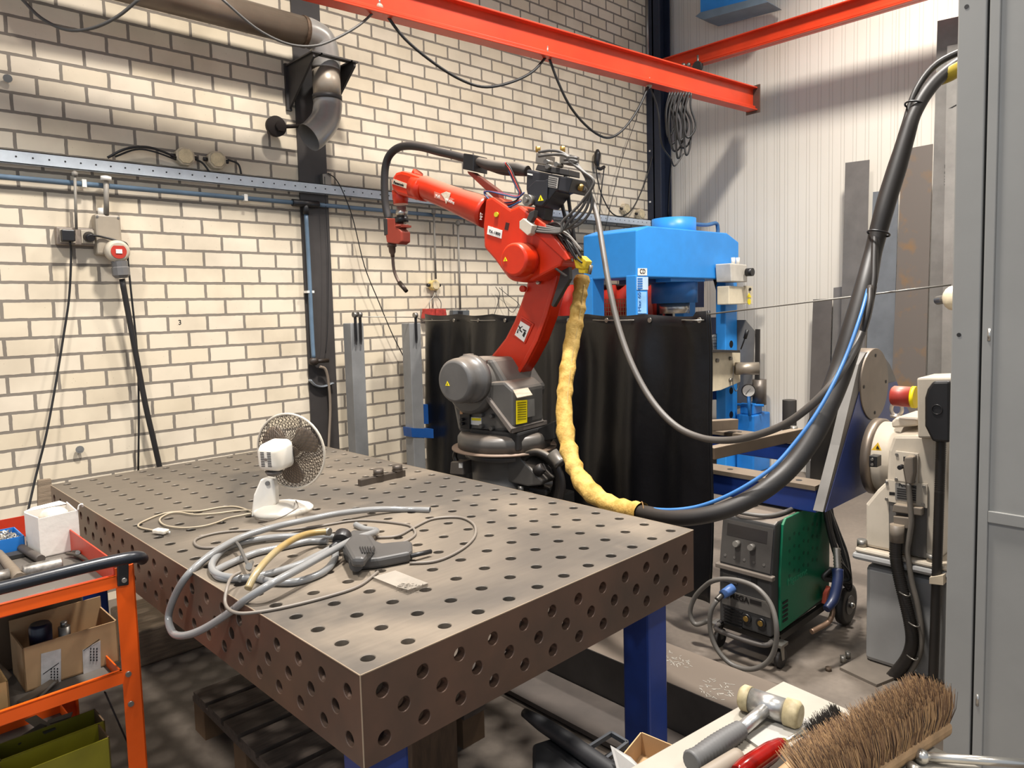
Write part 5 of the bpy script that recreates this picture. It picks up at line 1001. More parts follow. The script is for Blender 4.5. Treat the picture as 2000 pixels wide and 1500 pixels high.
def rail_(x, ztop, h, w, n='frame_rail'):
    r_ = MB().span((x, PY_+.05, ztop-h), (x+w, 2.4, ztop-.02)).build(n, dblue, rf_, .004)
    MB().span((x-.01, PY_+.05, ztop-.02), (x+w+.01, 2.4, ztop)).build('rail_top_strip', M('rail_top', '6f6253', .6, .2), rf_)
    sl = MB()
    for i in range(14): sl.lathe((x+w/2, PY_+.15+i*.17, ztop), (0, 0, 1), [(0, .014), (.001, .014)], 12)
    sl.build('rail_slots', ink, rf_)
rail_(2.31, tp1.z, .12, .1)
tp2 = at(1620, 868, X=3.0); rail_(3.0, tp2.z, .12, .1)
ca, cb = at(1388, 893, X=2.42), at(1562, 848, X=3.0)
cb.z = tp2.z+.04; ca.z = tp1.z+.05
xb = T('cross_tube', 'brown dusty square tube lying across the two blue frame rails', 'tube', (ca+cb)/2)
MB().bar(ca, cb, .05, .06, up=(0, 0, 1)).build('tube_body', M('tube_brown', '6f6050', .55, .2, dust=.5), xb, .004); p = at(1551, 836, X=2.98); MB().cyl(p-V((0, 0, .03)), p+V((0, 0, .01)), .02, seg=6).build('end_bolt', zinc, xb)
t = T('cross_tube', 'shorter square tube end showing above the rails at the right edge of the curtain', 'tube', at(1412, 832, X=2.9))
MB().bar(at(1375, 832, X=2.75), at(1435, 828, X=3.05), .05, .06, up=(0, 0, 1)).build('tube_body', M('tube_brown', ''), t, .004)
g = at(1640, 900, Y=.6); st = T('inner_end_plate', 'grey sloping steel plate behind the tapered blue end plate', 'plate', g)
MB().prism(ppts([(1676, 695), (1650, 705), (1605, 800), (1583, 900), (1580, 985), (1612, 995), (1660, 830)], Y=PY_+.16), (0, .02, 0)).build('plate_body', M('plate_edge_steel', ''), rf_)
bpy.data.objects.remove(st)
# =================== WELDER ===================
wx = 2.08; wy0, wy1 = .205, .475
we = T('welding_machine', 'green and dark grey wheeled welding machine on the floor behind the table', 'welding machine', (2.35, .34, 0))
wg = M('welder_grey', '3b3a39', .5, var=.1, dust=.6, dustc='857768'); wgreen = M('welder_green', '0d6b4a', .35, var=.06, dust=.15)
fz = lambda x, y: at(x, y, X=wx).z
zt = at(1505, 1018, X=wx+.04).z; zb_w = .135; zm = fz(1450, 1115)
xe = 2.62
prof = [(wx, zb_w), (wx, zm), (wx+.035, zt-.01), (wx+.06, zt), (xe, zt+.0), (xe, zb_w)]
MB().prism([(x, wy0+.012, z) for x, z in prof], (0, wy1-wy0-.024, 0)).build('body_shell', wg, we, .008)
for y, s in ((wy0, 1), (wy1, -1)):
    MB().prism([(x, y, z) for x, z in [(wx+.06, zb_w+.01), (wx+.06, zm-.0), (wx+.085, zt-.02), (wx+.11, zt+.004), (xe+.01, zt+.004), (xe+.01, zb_w+.03)]], (0, s*.012, 0)).build('green_side_panel', wgreen, we, .004)
    dm = MB()
    if s == 1:
        for i in range(7):
            for j in range(4): p = V((wx+.14+i*.045, y-.001, zt-.08-j*.055+i*.0+(.0 if i % 2 else -.012))); dm.lathe(p, (0, 1, 0), [(0, .009), (.004, .005)], 12)
        dm.build('panel_dimples', M('dimple_green', '0a4a34', .4), we)
        v = MB()
        for i in range(5): v.box((wx+.1, y-.001, zb_w+.05+i*.02), (.045, .004, .009))
        v.build('side_vent', ink, we)
text('Migatronic', .045, (wx+.12, wy0-.001, at(1530, 1140, Y=wy0).z-.02), (1, 0, 0), (0, 0, 1), M('faded_green', '2f8a64', .4), we, 'side_lettering')
nf = V((-(zt-.01-zm), 0, .035)).normalized()
def wf_(y, v, off=0): return V((wx+.035*v, wy1-(wy1-wy0)*y, zm+(zt-.01-zm)*v))+nf*off
MB().prism([wf_(.06, .08, .001), wf_(.94, .08, .001), wf_(.94, .92, .001), wf_(.06, .92, .001)], nf*.004).build('control_panel', M('panel_charcoal', '45423f', .35), we)
MB().prism([wf_(.15, .62, .005), wf_(.85, .62, .005), wf_(.85, .85, .005), wf_(.15, .85, .005)], nf*.001).build('display_strip', M('display_dark', '2e2c2b', .2), we)
for y in (.36, .62): MB().cyl(wf_(y, .5, .004), wf_(y, .5, .03), .015, .013, seg=20).build('control_knob', M('knob_grey', '6d6963', .4), we)
for i in range(5): MB().cyl(wf_(.15+i*.17, .22, .004), wf_(.15+i*.17, .22, .007), .006, seg=12).build('push_button', M('panel_button', '5a5652', .4), we)
MB().box((wx+.0, (wy0+wy1)/2, zm), (.03, wy1-wy0, .02)).build('front_ledge', M('ledge_taupe', '6b6259', .5), we, .004)
yf = lambda f: wy1-(wy1-wy0)*f
MB().span((wx-.006, yf(.38), fz(1450, 1145)), (wx, yf(.12), zm-.03)).build('torch_socket_plate', M('panel_charcoal', ''), we, .003)
MB().span((wx-.006, yf(.72), fz(1480, 1147)), (wx, yf(.62), fz(1480, 1122))).build('rocker_switch', blackp, we, .002)
zs = fz(1455, 1172)
MB().span((wx-.003, yf(.95), zs-.045), (wx, yf(.1), zs+.022)).build('name_strip', M('strip_grey', '5f5b56', .4), we)
text('OMEGA', .034, (wx-.0035, yf(.14), zs-.008), (0, -1, 0), (0, 0, 1), M('omega_black', '1a1817', .4), we, 'name_lettering', bold=.001)
MB().span((wx-.004, yf(.8), zs-.004), (wx-.003, yf(.6), zs+.014)).build('small_badge', M('display_dark', ''), we)
v = MB()
for i in range(6): v.box((wx-.002, yf(.3), zs-.06-i*.014), (.006, .09, .006))
v.build('front_louvres', ink, we)
for f in (.55, .8): p = V((wx, yf(f), zb_w+.055)); MB().cyl(p, p-V((.014, 0, 0)), .021, seg=20).build('dinse_socket', blackp, we); MB().cyl(p-V((.014, 0, 0)), p-V((.016, 0, 0)), .012, seg=16).build('socket_contact', brass, we)
MB().tube([(wx+.02, wy1-.01, .12), (wx-.04, wy1-.02, .115), (wx-.05, (wy0+wy1)/2, .112), (wx-.04, wy0+.02, .115), (wx+.02, wy0+.01, .12)], .011, 10, 5).build('front_bar', M('bar_grey', '5e5955', .4, .3), we)
MB().span((wx+.0, wy0+.0, .1), (xe+.08, wy0+.02, .13)).span((wx, wy1-.02, .1), (xe+.08, wy1, .13)).span((wx+.02, wy0, .1), (wx+.06, wy1, .125)).build('trolley_frame', M('frame_black', '24221f', .45), we)
for y in (wy0-.01, wy1+.01):
    cs = MB().box((wx+.03, y, .108), (.06, .05, .012)).prism([(wx+.015, y-.014, .1), (wx+.045, y-.014, .1), (wx+.05, y-.014, .035), (wx+.03, y-.014, .035)], (0, .003, 0)).prism([(wx+.015, y+.011, .1), (wx+.045, y+.011, .1), (wx+.05, y+.011, .035), (wx+.03, y+.011, .035)], (0, .003, 0)).build('castor_fork', zinc, we)
    MB().cyl((wx+.04, y-.01, .04), (wx+.04, y+.01, .04), .04, seg=24).build('castor_wheel', blackr, we)
for y in (wy0-.04, wy1+.04):
    wl = MB().lathe((2.72, y-.02, .1), (0, 1, 0), [(0, .08), (.004, .096), (.036, .096), (.04, .08)], 32).build('rear_wheel', blackr, we)
    MB().cyl((2.72, y-.024, .1), (2.72, y+.024, .1), .045, seg=20).build('wheel_hub', M('hub_grey', '4c4a49', .4), wl); MB().ball((2.72, y-.03, .1), .014).build('hub_cap', chrome, wl)
MB().cyl((2.72, wy0-.04, .1), (2.72, wy1+.04, .1), .01).span((xe-.02, wy0+.04, .1), (2.76, wy1-.04, .125)).build('axle', zinc, we)
hm = M('hose_taupe', '5c5853', .5)
wp = lambda x, y, X=wx-.03: at(x, y, X=X)
tp_ = T('welding_torch_lead', 'grey torch lead with a blue plug looping in front of the welding machine', 'lead', wp(1450, 1250))
a, b = wp(1432, 1148, wx-.012), wp(1410, 1162, wx-.07); MB().lathe(a, b-a, [(0, .02), (.02, .021), ((b-a).length, .018)], 20).build('blue_plug', M('plug_blue', '4d6ea6', .45), tp_)
c = wp(1400, 1172, wx-.1); MB().tube([b, b.lerp(c, .5), c], .013, 12, 3).build('spring_guard', M('spring_steel', '55514c', .4, .5), tp_)
MB().tube([c, wp(1388, 1195, wx-.12), wp(1388, 1235, wx-.12), wp(1402, 1270, wx-.12), wp(1430, 1298, wx-.12), wp(1468, 1307, wx-.12), wp(1500, 1292, wx-.12), wp(1515, 1260, wx-.12), wp(1516, 1220, wx-.12), wp(1505, 1180, wx-.1), wp(1480, 1150, wx-.09), wp(1450, 1136, wx-.08), wp(1420, 1131, wx-.08), wp(1398, 1133, wx-.08), wp(1380, 1142, wx-.06), wp(1358, 1165, wx-.04), wp(1348, 1195, wx-.04), wp(1358, 1219, wx-.04), wp(1385, 1212, wx-.02)], .0105, 12, 6).build('lead_loop', hm, tp_)
MB().tube([V((2.3, .40, zt+.012)), V((2.14, .42, zt+.012)), V((2.12, .34, zt+.012)), V((2.16, .26, zt+.012)), V((2.3, .24, zt+.012)), V((2.45, .27, zt+.012)), V((2.5, .36, zt+.012))], .009, 10, 6).build('top_loop', hm, tp_)
tg = T('earth_torch_bundle', 'bundle of black cables with a dark blue torch hanging behind the green welding machine', 'cable bundle', (2.72, .2, .5))
random.seed(5)
for i in range(7):
    MB().tube([at(x+random.uniform(-4, 4), y, D=3.25+.03*i) for x, y in [(1608+i*2, 985), (1618+i*3, 1040), (1632+i*4, 1090), (1650+i*2, 1115+i*6), (1655-i*2, 1132), (1630, 1134-i*2), (1612, 1128), (1625+i*3, 1110)]], .0105, 8, 6).build('cable', cableb, tg)
a, b = at(1634, 1070, D=3.15), at(1636, 1112, D=3.12)
MB().tube([a+(b-a)*(i/14) for i in range(15)], .017, 12, 0, rads=[.017 if i % 2 else .014 for i in range(15)]).build('spring_sleeve', zinc, tg)
MB().tube([b, at(1636, 1135, D=3.1), at(1628, 1170, D=3.08), at(1614, 1190, D=3.05)], .02, 12, 5, rads=[.024, .022, .022, .016]).build('torch_handle', M('torch_navy', '1a2444', .4), tg)
MB().tube([at(1620, 1170, D=3.1), at(1626, 1195, D=3.08), at(1618, 1215, D=3.06), at(1600, 1226, D=3.04), at(1585, 1234, D=3.02)], .011, 10, 5).build('torch_neck', M('torch_copper', '7a6250', .4, .5), tg)
tag(MB().prism(ppts([(1607, 1158), (1614, 1143), (1617, 1160), (1612, 1172), (1604, 1178)], Y=.19), (0, -.02, 0)).build('red_clamp', M('clamp_orange_red', 'a84530', .5), bev=.002), 'small worn red clamp at the back corner of the welding machine', 'clamp')
# =================== GREY CABINET ===================
cb_ = T('steel_cabinet', 'tall plain grey steel cabinet filling the right edge of the picture', 'cabinet', (2.0, -1, 0))
CXp = 1.75; y_ = lambda px, X=CXp: at(px, 700, X=X).y
cg = M('cabinet_grey', '84837f', .45, var=.05, scale=3)
ye = y_(1857); 
MB().span((CXp, y_(1912), 0), (CXp+.06, ye, 2.6)).build('corner_post', cg, cb_, .004)
MB().span((CXp+.012, -2.4, 0), (CXp+.04, y_(1905), 2.6)).build('gap_shade', M('gap_black', '141312', .7), cb_)  # black sheet paints the shade in the gap between post and door
MB().span((CXp, y_(1937), 0), (CXp+.02, y_(1917), 2.6)).build('door_stile', cg, cb_, .002)
MB().span((CXp+.008, -2.4, 0), (CXp+.02, y_(1937)+.002, 2.6)).build('door_panel', cg, cb_)
zr_ = at(1930, 998, X=CXp).z; MB().span((CXp-.0, -2.4, zr_-.035), (CXp+.012, y_(1937), zr_)).build('door_rail', cg, cb_, .002)
MB().span((CXp+.05, -2.4, 0), (CXp+.75, -.66, 2.6)).build('cabinet_carcass', cg, cb_)
for (x, y) in ((1888, 13), (1873, 654), (1846, 1352)): p = at(x, y, X=CXp); MB().cyl(p-V((.001, 0, 0)), p+V((.004, 0, 0)), .0062, seg=12).build('punched_hole', ink, cb_)
for (x, y) in ((1931, 654), (1908, 1368)): p = at(x, y, X=CXp-.004); MB().cyl(p+V((.006, 0, -.018)), p+V((.006, 0, .018)), .005, seg=8).build('hinge_pin', chrome, cb_)
# =================== TOOL TROLLEY (left) ===================
H = .82
P0 = at(262, 1112, Z=H); az = radians(1.5); tu = V((cos(az), sin(az), 0)); tv = V((-sin(az), cos(az), 0)); AX3 = (tu, tv, TZ)
TPf = (P0, tv); WT, DT = .62, .78
tr = T('tool_trolley', 'bright orange steel tool trolley with black push handle at the left edge', 'trolley', (P0.x-.3, P0.y+.2, 0))
def tq(pts, off=0): return [at(x, y, pl=(P0+tv*off, tv)) for x, y in pts]
zl = lambda x, y: at(x, y, pl=TPf).z
zt0 = (zl(227, 1124)+zl(0, 1181))/2; zt1 = (zl(230, 1148)+zl(0, 1206))/2
zm0 = (zl(238, 1311)+zl(0, 1391))/2; zm1 = (zl(241, 1335)+zl(0, 1418))/2
def tb3(u0, u1, v0, v1, z0, z1): 
    mb = MB(); c = P0+tu*((u0+u1)/2)+tv*((v0+v1)/2); c.z = (z0+z1)/2; return mb.box(c, (u1-u0, v1-v0, z1-z0), AX3)
for u0 in (-.05, -WT-.05):
    for v0 in (0, DT):
        g = tb3(u0, u0+.05, v0, v0+.004, 0, zt0+.02); c = P0+tu*(u0+.05-.002 if u0 > -.1 else u0+.002)+tv*(v0+(.018 if v0 == 0 else -.018)); c.z = zt0/2+.01; g.box(c, (.004, .036, zt0+.02), AX3)
        l_ = g.build('corner_post', orange, tr)
        if u0 > -.1 and v0 == 0:
            for (x, y) in ((250, 1316), (255, 1374)): p = at(x, y, pl=TPf); MB().cyl(p+tv*.001, p-tv*.006, .008, seg=12).build('bolt', zinc, l_)
for (z0, z1, n) in ((zt1, zt0, 'top_tray'), (zm1, zm0, 'middle_shelf'), (.1, .14, 'bottom_shelf')):
    g = tb3(-WT, -.05, .0, .004, z0, z1); g.box(P0*1, (0, 0, 0)) if 0 else None
    for (a, b, c_, d_) in ((-WT, -.05, DT-.004, DT), (-.054, -.05, 0, DT), (-WT, -WT+.004, 0, DT)): 
        e_ = .045 if n == 'top_tray' else 0; c = P0+tu*((a+b)/2)+tv*((c_+d_)/2); c.z = (z0+z1+e_)/2; g.box(c, (b-a, d_-c_, z1-z0+e_), AX3)
    c = P0+tu*((-WT-.05)/2)+tv*.006; c.z = z1-.002+.0; g.box(c+V((0, 0, 0)), (WT-.05, .016, .004), AX3)
    sh = g.build(n, orange if n != 'top_tray' else M('trolley_red_orange', 'b8331a', .4), tr)
    c = P0+tu*((-WT-.05)/2)+tv*(DT/2); c.z = z0+.004; MB().box(c, (WT-.06, DT-.01, .004), AX3).build('shelf_mat', M('shelf_mat', '57514a', .6, var=.1), sh)
MB().prism(tq([(0, 1181), (227, 1124), (230, 1148), (0, 1206), (-200, 1256), (-200, 1231)], -.002), tv*.002).build('front_rail', orange, tr)
MB().prism(tq([(0, 1391), (238, 1311), (241, 1335), (0, 1418), (-200, 1485), (-200, 1458)], -.002), tv*.002).build('front_rail', orange, tr)
hd = [P0-tu*(WT+.04)+V((0, 0, at(0, 1149, pl=(P0-tv*.05, tv)).z-P0.z)), P0-tu*(WT+.02)-tv*.05+V((0, 0, at(0, 1149, pl=(P0-tv*.05, tv)).z-P0.z))]+[at(x, y, pl=(P0-tv*.05, tv)) for x, y in [(0, 1149), (100, 1124), (200, 1100), (255, 1089)]]+[at(272, 1088, pl=(P0-tv*.03, tv)), at(278, 1092, pl=(P0, tv))]
MB().tube(hd, .017, 14, 5).build('push_handle', M('handle_black', '1d2026', .3), tr)
br_ = MB().prism(tq([(229, 1098), (252, 1092), (252, 1143), (230, 1146)], -.008), tv*.008).build('handle_bracket', blackp, tr, .003); p = at(242, 1133, pl=(P0-tv*.01, tv)); MB().cyl(p, p-tv*.005, .007, seg=12).build('bracket_bolt', chrome, br_)
MB().bar(at(205, 1352, pl=(P0+tv*.1, tv)), at(262, 1480, pl=(P0+tv*.1, tv)), .012, .004).build('brace_strap', ink, tr)
ZT = zt1+.008
tz = lambda x, y, h=0: at(x, y, Z=ZT+h)
# white carton
wb = T('white_carton', 'crumpled open white cardboard box standing on the orange trolley', 'box', tz(110, 1080))
q = [tz(79, 1090), tz(158, 1073), tz(146, 1062), tz(60, 1076)]; q = [tz(80, 1090), tz(158, 1072)]; dv = tv*.13; q = [q[0], q[1], q[1]+dv, q[0]+dv-tu*.012]
hh = at(72, 1012, pl=(q[0], tv)).z-ZT
wm_ = M('carton_white', 'ded8ce', .7, var=.05, bump=.15, bs=20)
for i in range(4):
    a, b = q[i], q[(i+1) % 4]; n = V((-(b-a).y, (b-a).x, 0)).normalized()*.003
    MB().prism([a, b, b+V((0, 0, hh+(.006 if i == 1 else 0))), a+V((0, 0, hh-.004))], n).build('side_panel', wm_, wb)
MB().prism(q, (0, 0, .003)).build('carton_base', wm_, wb)
MB().prism([q[2]+V((0, 0, hh)), q[3]+V((0, 0, hh)), q[3]+V((.03, .02, hh+.005)), q[2]+V((-.02, .01, hh+.012))], -tv*.003).build('carton_flap', wm_, wb)
MB().tube([q[1]+V((0, 0, hh)), q[1]+V((.004, 0, hh+.014)), q[1]+V((.012, -.004, hh+.018)), q[1]+V((.014, 0, hh+.008))], .003, 6).build('curled_corner', wm_, wb)
MB().ball((q[0]+q[2])/2+V((.0, 0, hh-.02)), .045, (1, .8, .7)).build('packing_paper', M('paper_beige', 'c9bfae', .8, var=.2, scale=30), wb)
# blue bin with nuts
bn = T('blue_parts_bin', 'blue plastic parts bin full of nuts left of the white carton', 'bin', tz(20, 1075))
bb0 = tz(50, 1078); bq = [bb0, bb0-tu*.2, bb0-tu*.2+tv*.15, bb0+tv*.15]; bh_ = .055; binm = M('bin_blue', '1f6db8', .4)
for i in range(4):
    a, b = bq[i], bq[(i+1) % 4]; n = V(((b-a).y, -(b-a).x, 0)).normalized()*.003
    MB().prism([a, b, b+V((0, 0, bh_)), a+V((0, 0, bh_))], n).build('bin_wall', binm, bn)
MB().prism(bq, (0, 0, .003)).build('bin_base', binm, bn)
random.seed(9); nt = MB()
for i in range(420):
    p = bb0-tu*random.uniform(.012, .188)+tv*random.uniform(.012, .138)+V((0, 0, random.uniform(.03, .048))); d_ = V((random.gauss(0, 1), random.gauss(0, 1), random.gauss(0, 1))).normalized(); x_, y_2, _ = basis(d_)
    vs = []; 
    for (r, t) in ((.0062, 0), (.0062, .004), (.0034, .004), (.0034, 0)): vs += [p+d_*t+x_*(r*cos(pi*k/3))+y_2*(r*sin(pi*k/3)) for k in range(6)]
    nt.add(vs, [(j*6+k, j*6+(k+1) % 6, ((j+1) % 4)*6+(k+1) % 6, ((j+1) % 4)*6+k) for j in range(4) for k in range(6)])
tag(nt.build('hex_nuts', chrome), 'heap of shiny hex nuts in the blue bin', 'nuts', kind='stuff')
# hammers and pliers
hm1 = T('sledge_hammer', 'worn steel hammer head with dark rubber grip lying behind it near the white carton', 'hammer', tz(90, 1110))
a, b = tz(44, 1118, .022), tz(122, 1102, .022); MB().lathe(a, b-a, [(0, .019), (.004, .022), ((b-a).length-.004, .022), ((b-a).length, .02)], 24).build('head', M('worn_hammer_steel', '77726c', .4, .7, var=.3, scale=40, h2='a19b93'), hm1)
a, b = tz(80, 1092, .016), tz(42, 1070, .016); MB().tube([a, a.lerp(b, .5), b], .013, 12, 4).build('rubber_grip', M('grip_taupe', '4b443e', .6), hm1)
hm2 = T('wooden_hammer', 'small hammer with grey wooden handle at the left edge of the trolley top', 'hammer', tz(20, 1105))
a, b = tz(0, 1083, .015), tz(38, 1130, .015); MB().tube([a-(b-a)*.4, a, a.lerp(b, .6), b], .014, 10, 3, rads=[.011, .012, .015, .017]).build('handle', M('old_wood_grey', '6d6152', .7, stretch=(2, 20, 2)), hm2)
a, b = tz(-30, 1133, .018), tz(18, 1122, .018); MB().cyl(a, b, .018).build('head', M('worn_hammer_steel', ''), hm2)
pl2 = T('locking_pliers', 'pair of rusty locking pliers lying right of the white carton', 'pliers', tz(170, 1085))
pm_ = M('pliers_metal', '5b5148', .4, .6)
MB().tube([tz(131, 1081, .012), tz(150, 1083, .014), tz(170, 1092, .014), tz(182, 1101, .01)], .007, 8, 5, flat=.7, rads=[.006, .009, .008, .005]).build('lower_handle', pm_, pl2)
MB().tube([tz(142, 1077, .016), tz(162, 1078, .018), tz(182, 1085, .016), tz(205, 1096, .01)], .007, 8, 5, flat=.7, rads=[.006, .01, .008, .006]).build('upper_handle', pm_, pl2)
MB().cyl(tz(152, 1080, .012), tz(152, 1079, .026), .007, seg=12).build('pivot', zinc, pl2)
tag(MB().tube([tz(60, 1128, .004), tz(95, 1122, .005), tz(120, 1114, .006), tz(130, 1109, .008)], .002, 6).build('steel_rod', zinc), 'thin bent steel rod in front of the hammer head', 'rod')
tag(MB().box(tz(24, 1085, .006), (.12, .05, .012), AX3).build('file_block', M('rubber_dark', '2c2a28', .6)), 'flat black block behind the hammers on the trolley', 'block')
for i, (q_, m_) in enumerate((([(0, 1192), (180, 1143), (178, 1149), (0, 1200)], M('rule_aluminium', 'c7c3bb', .35, .6)), ([(55, 1172), (108, 1158), (106, 1168), (58, 1180)], zinc))):
    tag(MB().prism([tz(x, y-6, .002) for x, y in q_], (0, 0, .006)).build(('ruler', 'chisel')[i], m_), ('long bright flat ruler lying along the front edge of the trolley top', 'short round chisel lying under the trolley handle')[i], ('ruler', 'chisel')[i])
# middle shelf
ZM = zm1+.008; mz = lambda x, y, h=0: at(x, y, Z=ZM+h)
def carton(name, lab, cat, p0, wu, dv_, h, hb, m, th=.004, cats=None):
    t = T(name, lab, cat, p0+tu*wu/2+tv*dv_/2); q = [p0, p0+tu*wu, p0+tu*wu+tv*dv_, p0+tv*dv_]
    for i in range(4):
        a, b = q[i], q[(i+1) % 4]; n = V((-(b-a).y, (b-a).x, 0)).normalized()*th; h1 = h if i != 2 else hb
        MB().prism([a, b, b+V((0, 0, h1)), a+V((0, 0, h1))], n).build(('front_panel', 'side_panel', 'back_panel', 'side_panel')[i], m, t)
    MB().prism(q, (0, 0, th)).build('base_panel', m, t); return t, q
p0 = mz(50, 1352); pe_ = at(238, 1295, Z=ZM); wu = (pe_-p0).dot(tu); hf = at(43, 1267, pl=(p0, tv)).z-ZM
bx, q = carton('cardboard_box', 'long open cardboard box with two peeling labels on the trolley middle shelf', 'box', p0, wu, .16, hf, hf+.035, card)
bd = V((0, 0, 0))
def bface(pts, off=.001): return [at(x, y, pl=(p0-tv*off, tv)) for x, y in pts]
lm = M('box_label_grey', 'b3b0ab', .5, var=.15, scale=30)
for k, pts in enumerate(([(80, 1277), (119, 1267), (119, 1339), (80, 1348)], [(161, 1270), (196, 1251), (197, 1310), (163, 1322)])):
    l1 = MB().prism(bface(pts), -tv*.001).build('paper_label', lm, bx); x0, y0 = (84, 1316) if k == 0 else (163, 1270)
    g = MB(); g.prism(bface([(x0, y0), (x0+31, y0-22), (x0+31, y0-20.5), (x0, y0+1.5)], .0025), -tv*.0005)
    for i in range(3):
        for j in range(5): xx, yy = pts[1][0]-8-i*6, pts[1][1]+(38 if k == 0 else 15)+j*5.5; g.prism(bface([(xx, yy), (xx+2.4, yy-.6), (xx+2.4, yy+2.8+(j*i) % 2), (xx, yy+3.2)], .0025), -tv*.0005)
    g.build('label_print', ink, l1)
p = mz(105, 1290, .05); c = (q[0]+q[2])/2; c.z = ZM
tag(MB().lathe(c-tu*.06+V((0, .0, .02)), (0, 0, 1), [(0, .028), (hf+.0, .03), (hf+.01, .024)], 20).build('spray_can_cap', M('cap_navy', '15182a', .35)), 'dark navy plastic cap standing up inside the cardboard box', 'cap')
tag(MB().cyl(c-tu*.15+V((0, -.02, .03)), c-tu*.23+V((0, .02, hf+.03)), .014).build('wood_handle', M('old_wood_grey', '')), 'slim wooden tool handle sticking out of the left end of the cardboard box', 'tool handle')
tag(MB().cyl(c+tu*.0+V((0, .0, .03)), c+V((0, 0, hf)), .016).cyl(c+V((0, 0, hf)), c+V((0, 0, hf+.015)), .009).build('metal_valve', zinc), 'small metal fitting standing in the cardboard box right of the navy cap', 'fitting')
p1 = mz(20, 1382); b3, q3 = carton('wooden_crate', 'corner of a pale wooden crate at the left end of the middle shelf', 'crate', p1-tu*.2, .2, .12, .075, .075, M('pale_wood', 'b08d5c', .6, stretch=(2, 10, 2)))
tag(MB().bar(mz(42, 1372, .008), mz(106, 1330, .012), .03, .006, up=(0, 0, 1)).build('sanding_strip', M('strip_taupe', '5c5246', .6)), 'grey folded strip lying in front of the labelled cardboard box', 'strip')
tag(MB().bar(mz(62, 1378, .006), mz(108, 1332, .02), .008, .003).build('metal_blade', zinc), 'thin knife lying beside the grey strip', 'metal_blade')  # a plain thin metal blade, tool not identified
tag(MB().prism([q[3]+V((-.03, .03, .0)), q[3]+V((.2, .03, 0)), q[3]+V((.2, .1, 0)), q[3]+V((-.03, .1, 0))], (0, 0, hf+.05)).build('folded_carton', M('carton_brown', '5d4b37', .8), bev=.004), 'folded brown carton standing behind the labelled cardboard box', 'carton')
# bottom shelf
zb0 = .15
def bz_(x, y, z): return at(x, y, Z=z)
ym = M('bin_olive_yellow', '6f680c', .5, var=.15)
for i, (x, y, w_x) in enumerate(((205, 1408, .26), (214, 1440, .25))):
    p = bz_(x, y, .35); q = [p-tu*w_x, p, p+tv*.1, p-tu*w_x+tv*.1]; t = T('yellow_bin', ('rear', 'front')[i]+' olive yellow plastic storage bin on the bottom shelf of the trolley', 'bin', V((p.x-.1, p.y, zb0)), 'olive bins')
    for k in range(4):
        a, b = q[k], q[(k+1) % 4]; n = V((-(b-a).y, (b-a).x, 0)).normalized()*.004
        MB().prism([V((a.x, a.y, zb0)), V((b.x, b.y, zb0)), b, a], n).build('bin_wall', ym if k in (0, 2) else M('bin_brown', '5c4630', .6), t)
    MB().prism([V((s.x, s.y, zb0)) for s in q], (0, 0, .004)).build('bin_base', ym, t)
random.seed(4)
for i, (x, y, x2, y2) in enumerate(((30, 1452, 85, 1416), (92, 1412, 140, 1396), (60, 1402, 98, 1428))):
    tag(MB().bar(bz_(x, y, .33), bz_(x2, y2, .34), .03, .004, up=(0, 0, 1)).build('steel_offcut', M('offcut_grey', '4a4540', .5, .3)), ('largest', 'upper right', 'middle')[i]+' grey steel offcut above the olive bins under the trolley shelf', 'offcut', 'offcuts under the trolley')
TBP = at(276, 1304, Z=0); TBH = at(273, 1234, Y=TBP.y).z; print('TB', TBP, TBH)
# timber beam and slat by the wall
tag(MB().span((.2, TBP.y, 0), (.98, at(266, 1171, Z=TBH).y, TBH)).build('timber_beam', M('old_timber', '7a6a57', .75, stretch=(3, 25, 25), var=.25, scale=3, bump=.3), bev=.01), 'big old timber beam lying on the floor left of the table leg, behind the trolley', 'beam')
a = at(88, 940, Y=2.75); t = tag(MB().prism(ppts([(74, 938), (100, 935), (112, 1003), (92, 1060), (78, 1060)], Y=2.6)[:2]+[V((-.0, 2.5, 0)), V((-.13, 2.5, 0))], (0, .02, 0)).build('leaning_board', M('old_timber', ''), bev=.003), 'old wooden board leaning between the brick wall and the table corner', 'board')
# pallet under the table
def pallet(x0, y0, w, d, h, lab, n):
    t = T('wooden_pallet', lab, 'pallet', (x0+w/2, y0+d/2, 0)); wm2 = M('dark_pallet_wood', '4b4037', .8, var=.25, stretch=(3, 20, 20), scale=3); k = 6
    for i in range(k): MB().box((x0+w/2, y0+d*(i+.5)/k, h-.01), (w, d/k*.82, .02)).build('deck_board', wm2, t)
    for xx in (x0+.05, x0+w/2, x0+w-.05):
        MB().box((xx, y0+d/2, h-.03), (.1, d, .02)).build('stringer', wm2, t)
        for yy in (y0+.06, y0+d/2, y0+d-.06): MB().box((xx, yy, (h-.04)/2), (.1, .1, h-.04)).build('block', M('pallet_block', '5e4730', .8, var=.2), t)
pallet(.2, .72, .72, .85, .15, 'dark wooden pallet lying on the floor under the welding table', 0)
c = at(830, 1440, Z=.35); tag(MB().span((c.x-.06, c.y-.02, 0), (c.x+.1, c.y+.1, .62)).build('wooden_block', M('block_wood', '54402e', .75, stretch=(10, 10, 2), var=.25), bev=.004), 'upright brown timber block under the near edge of the table', 'block')
